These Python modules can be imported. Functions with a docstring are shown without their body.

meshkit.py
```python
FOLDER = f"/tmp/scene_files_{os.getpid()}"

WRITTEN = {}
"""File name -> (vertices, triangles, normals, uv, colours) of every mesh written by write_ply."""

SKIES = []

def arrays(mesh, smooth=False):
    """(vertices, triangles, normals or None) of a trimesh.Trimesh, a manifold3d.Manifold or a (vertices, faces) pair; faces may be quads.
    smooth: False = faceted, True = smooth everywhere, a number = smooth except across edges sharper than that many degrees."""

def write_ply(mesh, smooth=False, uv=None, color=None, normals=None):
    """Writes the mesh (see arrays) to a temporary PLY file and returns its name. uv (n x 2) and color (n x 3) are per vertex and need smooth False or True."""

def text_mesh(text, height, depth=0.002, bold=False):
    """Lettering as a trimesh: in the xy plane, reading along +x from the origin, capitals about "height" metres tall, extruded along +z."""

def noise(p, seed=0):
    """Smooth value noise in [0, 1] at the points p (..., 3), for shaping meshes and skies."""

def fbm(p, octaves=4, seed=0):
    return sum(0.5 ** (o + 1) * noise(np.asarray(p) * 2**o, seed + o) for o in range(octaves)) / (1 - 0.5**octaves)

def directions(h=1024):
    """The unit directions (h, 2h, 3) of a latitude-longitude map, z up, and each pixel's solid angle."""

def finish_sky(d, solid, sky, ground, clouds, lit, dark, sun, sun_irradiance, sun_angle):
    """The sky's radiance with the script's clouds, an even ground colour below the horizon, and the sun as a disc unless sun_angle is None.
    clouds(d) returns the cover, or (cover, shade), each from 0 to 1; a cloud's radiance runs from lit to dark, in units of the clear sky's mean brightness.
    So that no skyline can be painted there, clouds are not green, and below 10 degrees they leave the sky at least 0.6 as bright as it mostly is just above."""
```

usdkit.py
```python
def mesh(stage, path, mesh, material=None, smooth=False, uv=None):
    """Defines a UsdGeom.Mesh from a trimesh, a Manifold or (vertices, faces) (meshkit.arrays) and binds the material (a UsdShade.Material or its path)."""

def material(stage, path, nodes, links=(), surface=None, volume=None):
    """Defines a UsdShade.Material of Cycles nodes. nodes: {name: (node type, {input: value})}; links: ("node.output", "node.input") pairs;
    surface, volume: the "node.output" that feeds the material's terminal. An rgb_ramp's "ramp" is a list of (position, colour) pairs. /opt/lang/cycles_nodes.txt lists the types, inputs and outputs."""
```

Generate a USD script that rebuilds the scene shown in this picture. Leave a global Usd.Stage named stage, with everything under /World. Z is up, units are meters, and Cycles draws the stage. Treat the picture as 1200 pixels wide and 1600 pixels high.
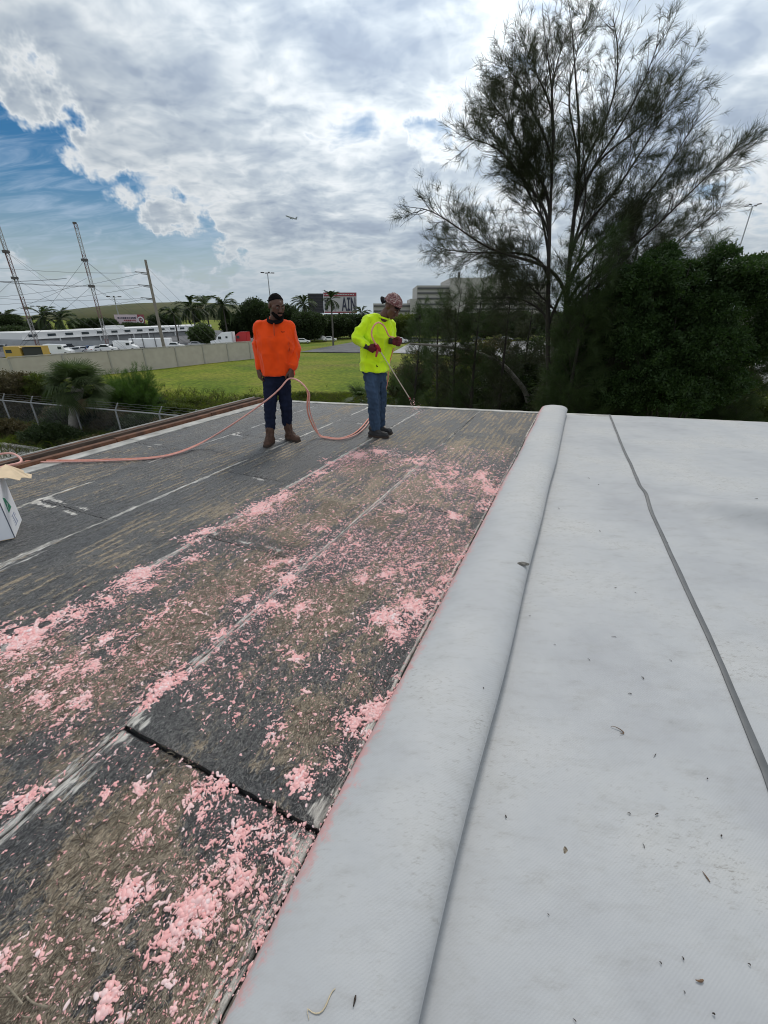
import math, random
import numpy as np
import trimesh
import manifold3d as m3
from manifold3d import Manifold
import meshkit, usdkit
from meshkit import fbm, noise
from pxr import Usd, UsdGeom, UsdLux, UsdShade, Gf, Sdf, Vt

# ------------------------------------------------------------------ camera, sky, sun, exposure
stage = Usd.Stage.CreateInMemory()
UsdGeom.SetStageUpAxis(stage, 'Z')
UsdGeom.SetStageMetersPerUnit(stage, 1.0)
UsdGeom.Xform.Define(stage, '/World')
UsdGeom.Scope.Define(stage, '/World/Looks')
PITCH = 25.713
EYE = 1.5
cam = UsdGeom.Camera.Define(stage, '/World/camera')
cam.CreateHorizontalApertureAttr(36.0)
cam.CreateVerticalApertureAttr(48.0)
cam.CreateFocalLengthAttr(19.5)
cam.CreateClippingRangeAttr(Gf.Vec2f(0.05, 6000))
cam.AddTranslateOp().Set(Gf.Vec3d(0, 0, EYE))
cam.AddRotateXOp().Set(90 - PITCH)
cam.CreateExposureAttr(0.0)

SUN_EL, SUN_AZ = math.radians(50), math.radians(14)
SUN = np.array([math.sin(SUN_AZ) * math.cos(SUN_EL), math.cos(SUN_AZ) * math.cos(SUN_EL), math.sin(SUN_EL)])
sun = UsdLux.DistantLight.Define(stage, '/World/sun')
sun.CreateIntensityAttr(0.40)
sun.CreateAngleAttr(11.0)
sun.CreateNormalizeAttr(True)
sun.CreateColorAttr(Gf.Vec3f(1.0, 0.95, 0.88))
_z = SUN / np.linalg.norm(SUN); _x = np.cross([0, 0, 1.0], _z); _x /= np.linalg.norm(_x); _y = np.cross(_z, _x)
sun.AddTransformOp().Set(Gf.Matrix4d(*_x, 0, *_y, 0, *_z, 0, 0, 0, 0, 1))

_c, _s = math.cos(math.radians(PITCH)), math.sin(math.radians(PITCH))
def ray(px, py):                      # direction of a sight line, used only to read off where things stand
    x, u = (px - 600) / 650.0, (800 - py) / 650.0
    return np.array([x, _c + u * _s, u * _c - _s])
def at(px, py, z):                    # point of the horizontal plane at height z
    d = ray(px, py); return d * ((z - EYE) / d[2]) + [0, 0, EYE]
def aty(px, py, y):                   # point at forward distance y
    d = ray(px, py); return d * (y / d[1]) + [0, 0, EYE]

def sky_material():
    n, L = {}, []
    n['tc'] = ('texture_coordinate', {})
    n['sep'] = ('separate_xyz', {}); L.append(('tc.generated', 'sep.vector'))
    n['zc'] = ('math', {'math_type': 'maximum', 'value2': 0.0}); L.append(('sep.z', 'zc.value1'))
    n['za'] = ('math', {'math_type': 'add', 'value2': 0.24}); L.append(('zc.value', 'za.value1'))
    for k in 'xy':
        n['q' + k] = ('math', {'math_type': 'divide'}); L += [('sep.' + k, f'q{k}.value1'), ('za.value', f'q{k}.value2')]
    n['q'] = ('combine_xyz', {'z': 3.7}); L += [('qx.value', 'q.x'), ('qy.value', 'q.y')]
    # masses, billows, ripples
    n['m1'] = ('mapping', {'rotation': (0, 0, 0.5), 'scale': (0.85, 1.15, 1), 'location': (2.3, 0.4, 0)}); L.append(('q.vector', 'm1.vector'))
    n['n1'] = ('noise_texture', {'scale': 1.6, 'detail': 4.0, 'roughness': 0.5, 'distortion': 0.4}); L.append(('m1.vector', 'n1.vector'))
    n['n2'] = ('noise_texture', {'scale': 5.2, 'detail': 6.0, 'roughness': 0.5, 'distortion': 0.6}); L.append(('m1.vector', 'n2.vector'))
    n['n3'] = ('voronoi_texture', {'feature': 'smooth_f1', 'scale': 15.0, 'smoothness': 0.9, 'detail': 2.0, 'roughness': 0.5})
    n['wn'] = ('noise_texture', {'scale': 5.0, 'detail': 3.0}); L.append(('q.vector', 'wn.vector'))
    n['wv'] = ('vector_math', {'math_type': 'multiply_add', 'vector2': (0.22, 0.22, 0.0)}); L += [('wn.color', 'wv.vector1'), ('m1.vector', 'wv.vector3'), ('wv.vector', 'n3.vector')]
    n['a1'] = ('math', {'math_type': 'multiply_add', 'value2': 0.62, 'value3': 0.025}); L.append(('n1.fac', 'a1.value1'))
    n['a2'] = ('math', {'math_type': 'multiply_add', 'value2': 0.42}); L += [('n2.fac', 'a2.value1'), ('a1.value', 'a2.value3')]
    n['a3'] = ('math', {'math_type': 'multiply_add', 'value2': -0.11}); L += [('n3.distance', 'a3.value1'), ('a2.value', 'a3.value3')]
    last = 'a3.value'
    # breaks in the cloud (negative) and thicker grey sheets (positive) where the photograph's sky has them
    spots = [((8, 262), 8.5, -0.34), ((85, 312), 6.5, -0.27), ((185, 370), 6.0, -0.30), ((270, 388), 5.5, -0.28), ((40, 325), 5.0, -0.12), ((680, 232), 3.0, -0.10), ((20, 420), 6, -0.06),
             ((420, 200), 13.0, 0.07), ((170, 190), 13.0, 0.06), ((620, 130), 10.0, 0.07), ((1090, 170), 16.0, 0.10), ((620, 360), 9.0, 0.07), ((450, 270), 8.0, 0.06),
             ((840, 10), 14, -0.035), ((1180, 300), 8, -0.05)]
    n['wb'] = ('noise_texture', {'scale': 9.0, 'detail': 5.0, 'roughness': 0.6}); L.append(('tc.generated', 'wb.vector'))
    n['wb1'] = ('vector_math', {'math_type': 'multiply_add', 'vector2': (0.36, 0.36, 0.30), 'vector3': (-0.18, -0.18, -0.15)}); L.append(('wb.color', 'wb1.vector1'))
    n['wd'] = ('vector_math', {'math_type': 'add'}); L += [('tc.generated', 'wd.vector1'), ('wb1.vector', 'wd.vector2')]
    n['wdn'] = ('vector_math', {'math_type': 'normalize'}); L.append(('wd.vector', 'wdn.vector1'))
    for i, ((px, py), deg, amt) in enumerate(spots):
        d = ray(px, py); d = d / np.linalg.norm(d)
        n[f'd{i}'] = ('vector_math', {'math_type': 'dot_product', 'vector2': tuple(d)}); L.append(('wdn.vector', f'd{i}.vector1'))
        n[f'r{i}'] = ('map_range', {'range_type': 'smootherstep', 'from_min': math.cos(math.radians(deg)), 'from_max': 1.0, 'to_min': 0.0, 'to_max': amt, 'clamp': True}); L.append((f'd{i}.value', f'r{i}.value'))
        n[f's{i}'] = ('math', {'math_type': 'add'}); L += [(last, f's{i}.value1'), (f'r{i}.result', f's{i}.value2')]
        last = f's{i}.value'
    n['ms'] = ('mapping', {'rotation': (0, 0, -0.9), 'scale': (1.3, 4.5, 1)}); L.append(('q.vector', 'ms.vector'))
    n['nw'] = ('noise_texture', {'scale': 2.4, 'detail': 5.0, 'roughness': 0.6, 'distortion': 0.6}); L.append(('ms.vector', 'nw.vector'))
    n['rw'] = ('map_range', {'range_type': 'smoothstep', 'from_min': 0.38, 'from_max': 0.80, 'to_max': 0.8, 'clamp': True}); L.append(('nw.fac', 'rw.value'))
    n['cover0'] = ('map_range', {'range_type': 'smoothstep', 'from_min': 0.14, 'from_max': 0.43, 'clamp': True}); L.append((last, 'cover0.value'))
    n['cover'] = ('math', {'math_type': 'maximum'}); L += [('cover0.result', 'cover.value1'), ('rw.result', 'cover.value2')]
    n['tone'] = ('rgb_ramp', {'ramp': [(0.24, (0.46, 0.60, 0.78)), (0.33, (0.60, 0.69, 0.78)), (0.41, (0.80, 0.84, 0.87)), (0.455, (0.69, 0.745, 0.79)), (0.52, (0.52, 0.59, 0.66)), (0.62, (0.36, 0.43, 0.53)), (0.72, (0.30, 0.36, 0.46))]}); L.append((last, 'tone.fac'))
    d = SUN
    n['ds'] = ('vector_math', {'math_type': 'dot_product', 'vector2': tuple(d)}); L.append(('tc.generated', 'ds.vector1'))
    n['glow'] = ('map_range', {'range_type': 'smoothstep', 'from_min': 0.62, 'from_max': 1.0, 'to_min': 0.94, 'to_max': 1.7, 'clamp': True}); L.append(('ds.value', 'glow.value'))
    n['k'] = ('math', {'math_type': 'multiply', 'value2': 15.8}); L.append(('glow.result', 'k.value1'))
    n['cl'] = ('vector_math', {'math_type': 'scale'}); L += [('tone.color', 'cl.vector1'), ('k.value', 'cl.scale')]
    n['sky'] = ('sky_texture', {'sky_type': 'single_scattering', 'sun_disc': False, 'sun_elevation': SUN_EL, 'sun_rotation': math.atan2(SUN[0], SUN[1]), 'aerosol_density': 0.7})
    # towards the horizon the clouds merge into a pale band
    n['hv'] = ('hsv', {'saturation': 1.65, 'value': 0.98}); L.append(('sky.color', 'hv.color'))
    n['mx'] = ('mix', {}); L += [('cover.value', 'mx.fac'), ('hv.color', 'mx.color1'), ('cl.vector', 'mx.color2')]
    n['hz'] = ('map_range', {'range_type': 'smoothstep', 'from_min': -0.02, 'from_max': 0.20, 'to_min': 0.9, 'to_max': 0.0, 'clamp': True}); L.append(('sep.z', 'hz.value'))
    n['mh'] = ('mix', {'color2': (7.0, 8.2, 9.2)}); L += [('hz.result', 'mh.fac'), ('mx.color', 'mh.color1')]
    n['bg'] = ('background_shader', {'strength': 0.06}); L.append(('mh.color', 'bg.color'))
    return usdkit.material(stage, '/World/Looks/sky', n, L, surface='bg.background')
dome = UsdLux.DomeLight.Define(stage, '/World/sky')
dome.CreateIntensityAttr(1.0)
UsdShade.MaterialBindingAPI.Apply(dome.GetPrim()).Bind(sky_material())

# ------------------------------------------------------------------ helpers
rng = np.random.default_rng(7)
random.seed(7)
_used = {}
def numbered(parent, name):
    k = _used.get((parent, name), 0); _used[(parent, name)] = k + 1
    return f'{parent}/{name}' if k == 0 else f'{parent}/{name}_{k:03d}'
def tag(prim, label=None, cat=None, group=None, kind=None):
    for k, v in (('label', label), ('category', cat), ('group', group), ('kind', kind)):
        if v: prim.SetCustomDataByKey(k, v)
    return prim
def pathof(p):
    return '/World' if p is None else str(p.GetPath())
def thing(name, label, cat, loc=(0, 0, 0), rotz=0.0, group=None, kind=None, scale=None):
    x = UsdGeom.Xform.Define(stage, numbered('/World', name))
    x.AddTranslateOp().Set(Gf.Vec3d(*map(float, loc)))
    if rotz: x.AddRotateZOp().Set(float(rotz))
    if scale is not None: x.AddScaleOp().Set(Gf.Vec3f(*map(float, scale)))
    return tag(x.GetPrim(), label, cat, group, kind)
def obj(name, mesh, mat, parent=None, smooth=False, label=None, kind=None, cat=None, group=None, loc=None):
    m = usdkit.mesh(stage, numbered(pathof(parent), name), mesh, mat, smooth=smooth)
    if loc is not None: m.AddTranslateOp().Set(Gf.Vec3d(*map(float, loc)))
    return tag(m.GetPrim(), label, cat, group, kind)
def copy_of(src, label, loc, rotz=0.0, scale=None, group=None):
    name = src.GetName()
    base = name[:-4] if name[-4:-3] == '_' and name[-3:].isdigit() else name
    x = UsdGeom.Xform.Define(stage, numbered('/World', base))
    p = x.GetPrim()
    p.GetReferences().AddInternalReference(src.GetPath())
    x.ClearXformOpOrder()
    x.AddTranslateOp().Set(Gf.Vec3d(*map(float, loc)))
    x.AddRotateZOp().Set(float(rotz))
    x.AddScaleOp().Set(Gf.Vec3f(*map(float, scale if scale is not None else (1, 1, 1))))
    p.SetInstanceable(True)
    was = src.GetCustomData()
    return tag(p, label, was.get('category'), group or was.get('group'))
def scatter(name, protos, pos, quat, scl, idx, parent=None, label=None, cat=None, kind='stuff'):
    """protos: list of (mesh, material, smooth). pos n x 3, quat n x 4 (w, x, y, z), scl n x 3, idx n."""
    path = numbered(pathof(parent), name)
    pi = UsdGeom.PointInstancer.Define(stage, path)
    rel = pi.CreatePrototypesRel()
    for i, (m, mat, sm) in enumerate(protos):
        rel.AddTarget(usdkit.mesh(stage, f'{path}/sprig_{i}', m, mat, smooth=sm).GetPath())
    pos, quat, scl = np.asarray(pos, np.float32), np.asarray(quat, np.float32), np.asarray(scl, np.float32)
    if scl.ndim == 1: scl = np.repeat(scl[:, None], 3, 1)
    pi.CreatePositionsAttr(Vt.Vec3fArray.FromNumpy(np.ascontiguousarray(pos)))
    pi.CreateOrientationsAttr(Vt.QuathArray([Gf.Quath(float(q[0]), float(q[1]), float(q[2]), float(q[3])) for q in quat]))
    pi.CreateScalesAttr(Vt.Vec3fArray.FromNumpy(np.ascontiguousarray(scl)))
    pi.CreateProtoIndicesAttr(Vt.IntArray.FromNumpy(np.asarray(idx, np.int32)))
    return tag(pi.GetPrim(), label, cat, None, kind)
def quat_z(a):
    a = np.asarray(a); return np.stack([np.cos(a / 2), 0 * a, 0 * a, np.sin(a / 2)], -1)
def qmul(a, b):
    w1, x1, y1, z1 = np.moveaxis(a, -1, 0); w2, x2, y2, z2 = np.moveaxis(b, -1, 0)
    return np.stack([w1*w2-x1*x2-y1*y2-z1*z2, w1*x2+x1*w2+y1*z2-z1*y2, w1*y2-x1*z2+y1*w2+z1*x2, w1*z2+x1*y2-y1*x2+z1*w2], -1)
def quat_axis(ax, a):
    ax = np.asarray(ax, float); a = np.asarray(a); s = np.sin(a / 2)
    return np.stack([np.cos(a / 2), ax[0] * s, ax[1] * s, ax[2] * s], -1)
def quat_to(d, roll):                 # takes +x to the directions d
    d = np.asarray(d, float); d = d / (np.linalg.norm(d, axis=-1, keepdims=True) + 1e-9)
    yaw, pit = np.arctan2(d[:, 1], d[:, 0]), -np.arcsin(np.clip(d[:, 2], -1, 1))
    return qmul(qmul(quat_z(yaw), quat_axis((0, 1, 0), pit)), quat_axis((1, 0, 0), roll))
cat_ = trimesh.util.concatenate
def box(sx, sy, sz, c=(0, 0, 0), rz=0.0, bevel=0.0):
    if bevel:
        b = bevel
        pts = [(x * (sx / 2 - (b if k != 0 else 0)), y * (sy / 2 - (b if k != 1 else 0)), z * (sz / 2 - (b if k != 2 else 0))) for x in (-1, 1) for y in (-1, 1) for z in (-1, 1) for k in range(3)]
        m = trimesh.convex.convex_hull(np.array(pts))
    else:
        m = trimesh.creation.box((sx, sy, sz))
    if rz: m.apply_transform(trimesh.transformations.rotation_matrix(rz, (0, 0, 1)))
    m.apply_translation(c); return m
def tube(pts, radii, sides=6, cap=True):
    p = np.asarray(pts, float); n = len(p)
    r = np.broadcast_to(np.asarray(radii, float), (n,))
    t = np.gradient(p, axis=0); t /= np.linalg.norm(t, axis=1, keepdims=True) + 1e-12
    ref = np.array([0, 0, 1.0]) if abs(t[0][2]) < 0.9 else np.array([1.0, 0, 0])
    a = np.cross(t[0], ref); a /= np.linalg.norm(a)
    A = []
    for i in range(n):
        a = a - t[i] * a.dot(t[i]); a /= np.linalg.norm(a) + 1e-12; A.append(a)
    A = np.array(A); B = np.cross(t, A)
    ang = np.arange(sides) * 2 * np.pi / sides
    v = (p[:, None] + r[:, None, None] * (np.cos(ang)[None, :, None] * A[:, None] + np.sin(ang)[None, :, None] * B[:, None])).reshape(-1, 3)
    i, j = np.meshgrid(np.arange(n - 1), np.arange(sides), indexing='ij')
    q = np.stack([i * sides + j, i * sides + (j + 1) % sides, (i + 1) * sides + (j + 1) % sides, (i + 1) * sides + j], -1).reshape(-1, 4)
    f = np.vstack([q[:, [0, 1, 2]], q[:, [0, 2, 3]]])
    if cap:
        c0, c1 = len(v), len(v) + 1
        v = np.vstack([v, p[0], p[-1]])
        k = np.arange(sides)
        f = np.vstack([f, np.stack([np.full(sides, c0), (k + 1) % sides, k], 1), np.stack([np.full(sides, c1), (n - 1) * sides + k, (n - 1) * sides + (k + 1) % sides], 1)])
    return trimesh.Trimesh(v, f, process=False)
def spline(pts, n=40):
    from scipy.interpolate import make_interp_spline
    p = np.asarray(pts, float)
    d = np.r_[0, np.cumsum(np.linalg.norm(np.diff(p, axis=0), axis=1) ** 0.5)]
    return make_interp_spline(d, p, k=min(3, len(p) - 1))(np.linspace(0, d[-1], n))
def grid_mesh(P):                     # P: a x b x 3
    a, b = P.shape[:2]
    i, j = np.meshgrid(np.arange(a - 1), np.arange(b - 1), indexing='ij')
    q = np.stack([i * b + j, (i + 1) * b + j, (i + 1) * b + j + 1, i * b + j + 1], -1).reshape(-1, 4)
    return trimesh.Trimesh(P.reshape(-1, 3), np.vstack([q[:, [0, 1, 2]], q[:, [0, 2, 3]]]), process=False)
def prism(poly, z0, z1):
    from shapely.geometry import Polygon
    m = trimesh.creation.extrude_polygon(Polygon(poly), z1 - z0, engine='earcut'); m.apply_translation((0, 0, z0)); return m
def sheet(poly, z):
    from shapely.geometry import Polygon
    v, f = trimesh.creation.triangulate_polygon(Polygon(poly), engine='earcut')
    m = trimesh.Trimesh(np.column_stack([v, np.full(len(v), z)]), f, process=False)
    if m.face_normals[:, 2].mean() < 0: m.invert()
    return m

# materials
_mats = {}
def M(name, col, rough=0.7, var=0.15, scale=6.0, bump=0.0, bscale=None, bdist=0.01, spec=0.4, metal=0.0, translucent=0.0, stretch=None, detail=4.0, col2=None, sheen=0.0):
    """A principled surface whose colour drifts with object-space noise and whose relief is noise too."""
    if name in _mats: return _mats[name]
    c = np.array(col, float)
    lo, hi = (np.clip(c * (1 - var), 0, 1), np.clip(c * (1 + var), 0, 1)) if col2 is None else (c, np.array(col2, float))
    n = {'g': ('texture_coordinate', {}), 'mp': ('mapping', {'scale': stretch or (1, 1, 1)}), 'n': ('noise_texture', {'scale': scale, 'detail': detail, 'roughness': 0.6}),
         'r': ('rgb_ramp', {'ramp': [(0.32, tuple(lo)), (0.68, tuple(hi))]}),
         'p': ('principled_bsdf', {'roughness': rough, 'specular_ior_level': spec, 'metallic': metal, 'sheen_weight': sheen})}
    L = [('g.object', 'mp.vector'), ('mp.vector', 'n.vector'), ('n.fac', 'r.fac'), ('r.color', 'p.base_color')]
    if bump:
        n['bn'] = ('noise_texture', {'scale': bscale or scale * 4, 'detail': 4.0}); n['b'] = ('bump', {'strength': bump, 'distance': bdist})
        L += [('mp.vector', 'bn.vector'), ('bn.fac', 'b.height'), ('b.normal', 'p.normal')]
    out = 'p.BSDF'
    if translucent:
        n['tl'] = ('translucent_bsdf', {}); n['hs'] = ('hsv', {'saturation': 1.15, 'value': 1.5}); n['mc'] = ('mix_closure', {'fac': translucent})
        L += [('r.color', 'hs.color'), ('hs.color', 'tl.color'), ('p.BSDF', 'mc.closure1'), ('tl.BSDF', 'mc.closure2')]; out = 'mc.closure'
    _mats[name] = usdkit.material(stage, f'/World/Looks/{name}', n, L, surface=out)
    return _mats[name]

# ------------------------------------------------------------------ the lie of the land
GZ = -7.5
RU, RV = np.array([0.4115, 0.9114]), np.array([0.9114, -0.4115])       # along the roof boards, across them
def uv(u, v): return RU * u + RV * v
def to_uv(x, y): return x * RU[0] + y * RU[1], x * RV[0] + y * RV[1]
UFAR = lambda v: 7.44 + 0.205 * v
canal0, canal1 = np.array([-36.0, 41.0]), np.array([-10.5, 35.0])
def canal_depth(x, y):
    d = canal1 - canal0; L = np.linalg.norm(d); t = ((x - canal0[0]) * d[0] + (y - canal0[1]) * d[1]) / L
    s = np.abs((x - canal0[0]) * -d[1] + (y - canal0[1]) * d[0]) / L
    end = np.clip((L + 2.5 - t) / 3.0, 0, 1)
    return 1.5 * np.clip((4.2 - s) / 2.4, 0, 1) * end
xs = np.unique(np.r_[np.linspace(-900, -70, 40), np.linspace(-70, 70, 180), np.linspace(70, 900, 40)])
ys = np.unique(np.r_[np.linspace(-60, 10, 12), np.linspace(10, 110, 150), np.linspace(110, 1500, 60)])
X, Y = np.meshgrid(xs, ys, indexing='ij')
P3 = np.stack([X, Y, 0 * X], -1)
Z = GZ - canal_depth(X, Y) + 0.18 * (fbm(P3 * 0.12, 4, 3) - 0.5) * np.clip((130 - Y) / 30, 0, 1)
gm = usdkit.material(stage, '/World/Looks/grassland', {
    'g': ('geometry', {}), 'n1': ('noise_texture', {'scale': 0.10, 'detail': 5.0, 'roughness': 0.6}), 'n2': ('noise_texture', {'scale': 1.6, 'detail': 6.0, 'roughness': 0.7}),
    'mpw': ('mapping', {'scale': (0.045, 0.12, 1), 'rotation': (0, 0, 0.25)}), 'n3': ('noise_texture', {'scale': 1.0, 'detail': 4.0}),
    'r1': ('rgb_ramp', {'ramp': [(0.36, (0.095, 0.145, 0.010)), (0.5, (0.145, 0.185, 0.015)), (0.64, (0.20, 0.205, 0.03))]}),
    'r3': ('rgb_ramp', {'ramp': [(0.50, (0, 0, 0)), (0.72, (1, 1, 1))]}), 'mb': ('mix', {'color2': (0.155, 0.140, 0.040)}),
    'r2': ('rgb_ramp', {'ramp': [(0.34, (0.50, 0.52, 0.55)), (0.66, (1.25, 1.22, 1.15))]}), 'mm': ('mix', {'mix_type': 'multiply', 'fac': 1.0}),
    'b': ('bump', {'strength': 0.7, 'distance': 0.12}), 'p': ('principled_bsdf', {'roughness': 0.95, 'specular_ior_level': 0.15})},
    [('g.position', 'n1.vector'), ('g.position', 'n2.vector'), ('g.position', 'mpw.vector'), ('mpw.vector', 'n3.vector'), ('n1.fac', 'r1.fac'), ('n3.fac', 'r3.fac'), ('r3.color', 'mb.fac'), ('r1.color', 'mb.color1'),
     ('n2.fac', 'r2.fac'), ('mb.color', 'mm.color1'), ('r2.color', 'mm.color2'), ('mm.color', 'p.base_color'), ('n2.fac', 'b.height'), ('b.normal', 'p.normal')], surface='p.BSDF')
obj('ground', grid_mesh(np.stack([X, Y, Z], -1)), gm, smooth=True, kind='structure')
wm = M('water', (0.02, 0.025, 0.02), rough=0.06, var=0.3, scale=0.5, bump=0.05, bscale=3, spec=0.6)
nrm = np.array([6.0, 25.5]) / np.hypot(6, 25.5)
cw = [canal0 + nrm * 4 + (-20, 4.7), canal1 + nrm * 4, canal1 - nrm * 4, canal0 - nrm * 4 + (-20, 4.7)]
obj('canal_water', sheet(cw, GZ - 0.75), wm, kind='structure', label='still canal water glinting beyond the chain link fence', cat='water')
asphalt = M('asphalt', (0.10, 0.10, 0.105), rough=0.9, var=0.25, scale=0.5, bump=0.2, bscale=20)
paleasph = M('pale_paving', (0.27, 0.27, 0.27), rough=0.85, var=0.22, scale=0.12, bump=0.1, bscale=8)
def px_poly(pts, z): return [tuple(at(x, y, z)[:2]) for x, y in pts]
obj('access_road', sheet(px_poly([(468, 551), (520, 541), (575, 531), (640, 527), (700, 531), (700, 534), (640, 535), (600, 543), (590, 552)], GZ), GZ + 0.16), asphalt, kind='structure')
obj('paved_lot', sheet(px_poly([(612, 552), (700, 556), (1000, 572), (1400, 640), (1500, 560), (1010, 529), (640, 537)], GZ), GZ + 0.13), paleasph, kind='structure')
obj('car_park', sheet([(-140, 90), (-62, 98), (-30, 112), (-40, 240), (-150, 240)], GZ + 0.12), asphalt, kind='structure')
pad = M('concrete_pad', (0.30, 0.29, 0.27), rough=0.9, var=0.18, scale=1.2, bump=0.2, bscale=15)
# concrete yard and kerb at the foot of the building, lower left
k0, k1 = at(-60, 690, GZ + .1), at(52, 706, GZ + .1)
dk = (k1 - k0)[:2] / np.linalg.norm((k1 - k0)[:2]); nk = np.array([-dk[1], dk[0]])
obj('yard_paving', sheet([k0[:2] - dk * 10, k1[:2] + dk * .5, k1[:2] + dk * .5 - nk * 14, k0[:2] - dk * 10 - nk * 14], GZ + 0.17), pad, kind='structure')
kb = (k0[:2] - dk * 10 + k1[:2] + dk * .5) / 2
obj('kerb', box(np.linalg.norm((k1 - k0)[:2]) + 10.5, 0.35, 0.5, (*(kb + nk * .18), GZ + .10), math.atan2(dk[1], dk[0]), 0.03), pad, kind='structure')
# landfill hill
hx, hy = np.meshgrid(np.linspace(-1, 1, 90), np.linspace(-1, 1, 30), indexing='ij')
hc = aty(240, 487, 620)
env = np.clip(1 - np.abs(hx) ** 2.6, 0, 1) ** 0.8 * np.clip(1 - hy ** 2, 0, 1) ** 0.7
HZ = GZ - 0.5 + env * (20.5 + 5.5 * hx + 3.0 * (fbm(np.stack([hx * 3, hy * 3, 0 * hx], -1), 4, 5) - 0.5)) * 1.0
hillm = M('hill_grass', (0.05, 0.062, 0.018), rough=0.95, var=0.4, scale=0.03, bump=0.4, bscale=0.3, bdist=1.0, col2=(0.085, 0.080, 0.032))
obj('hill', grid_mesh(np.stack([hc[0] + hx * 165, 640 + hy * 90, HZ], -1)), hillm, smooth=True, kind='structure')

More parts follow.
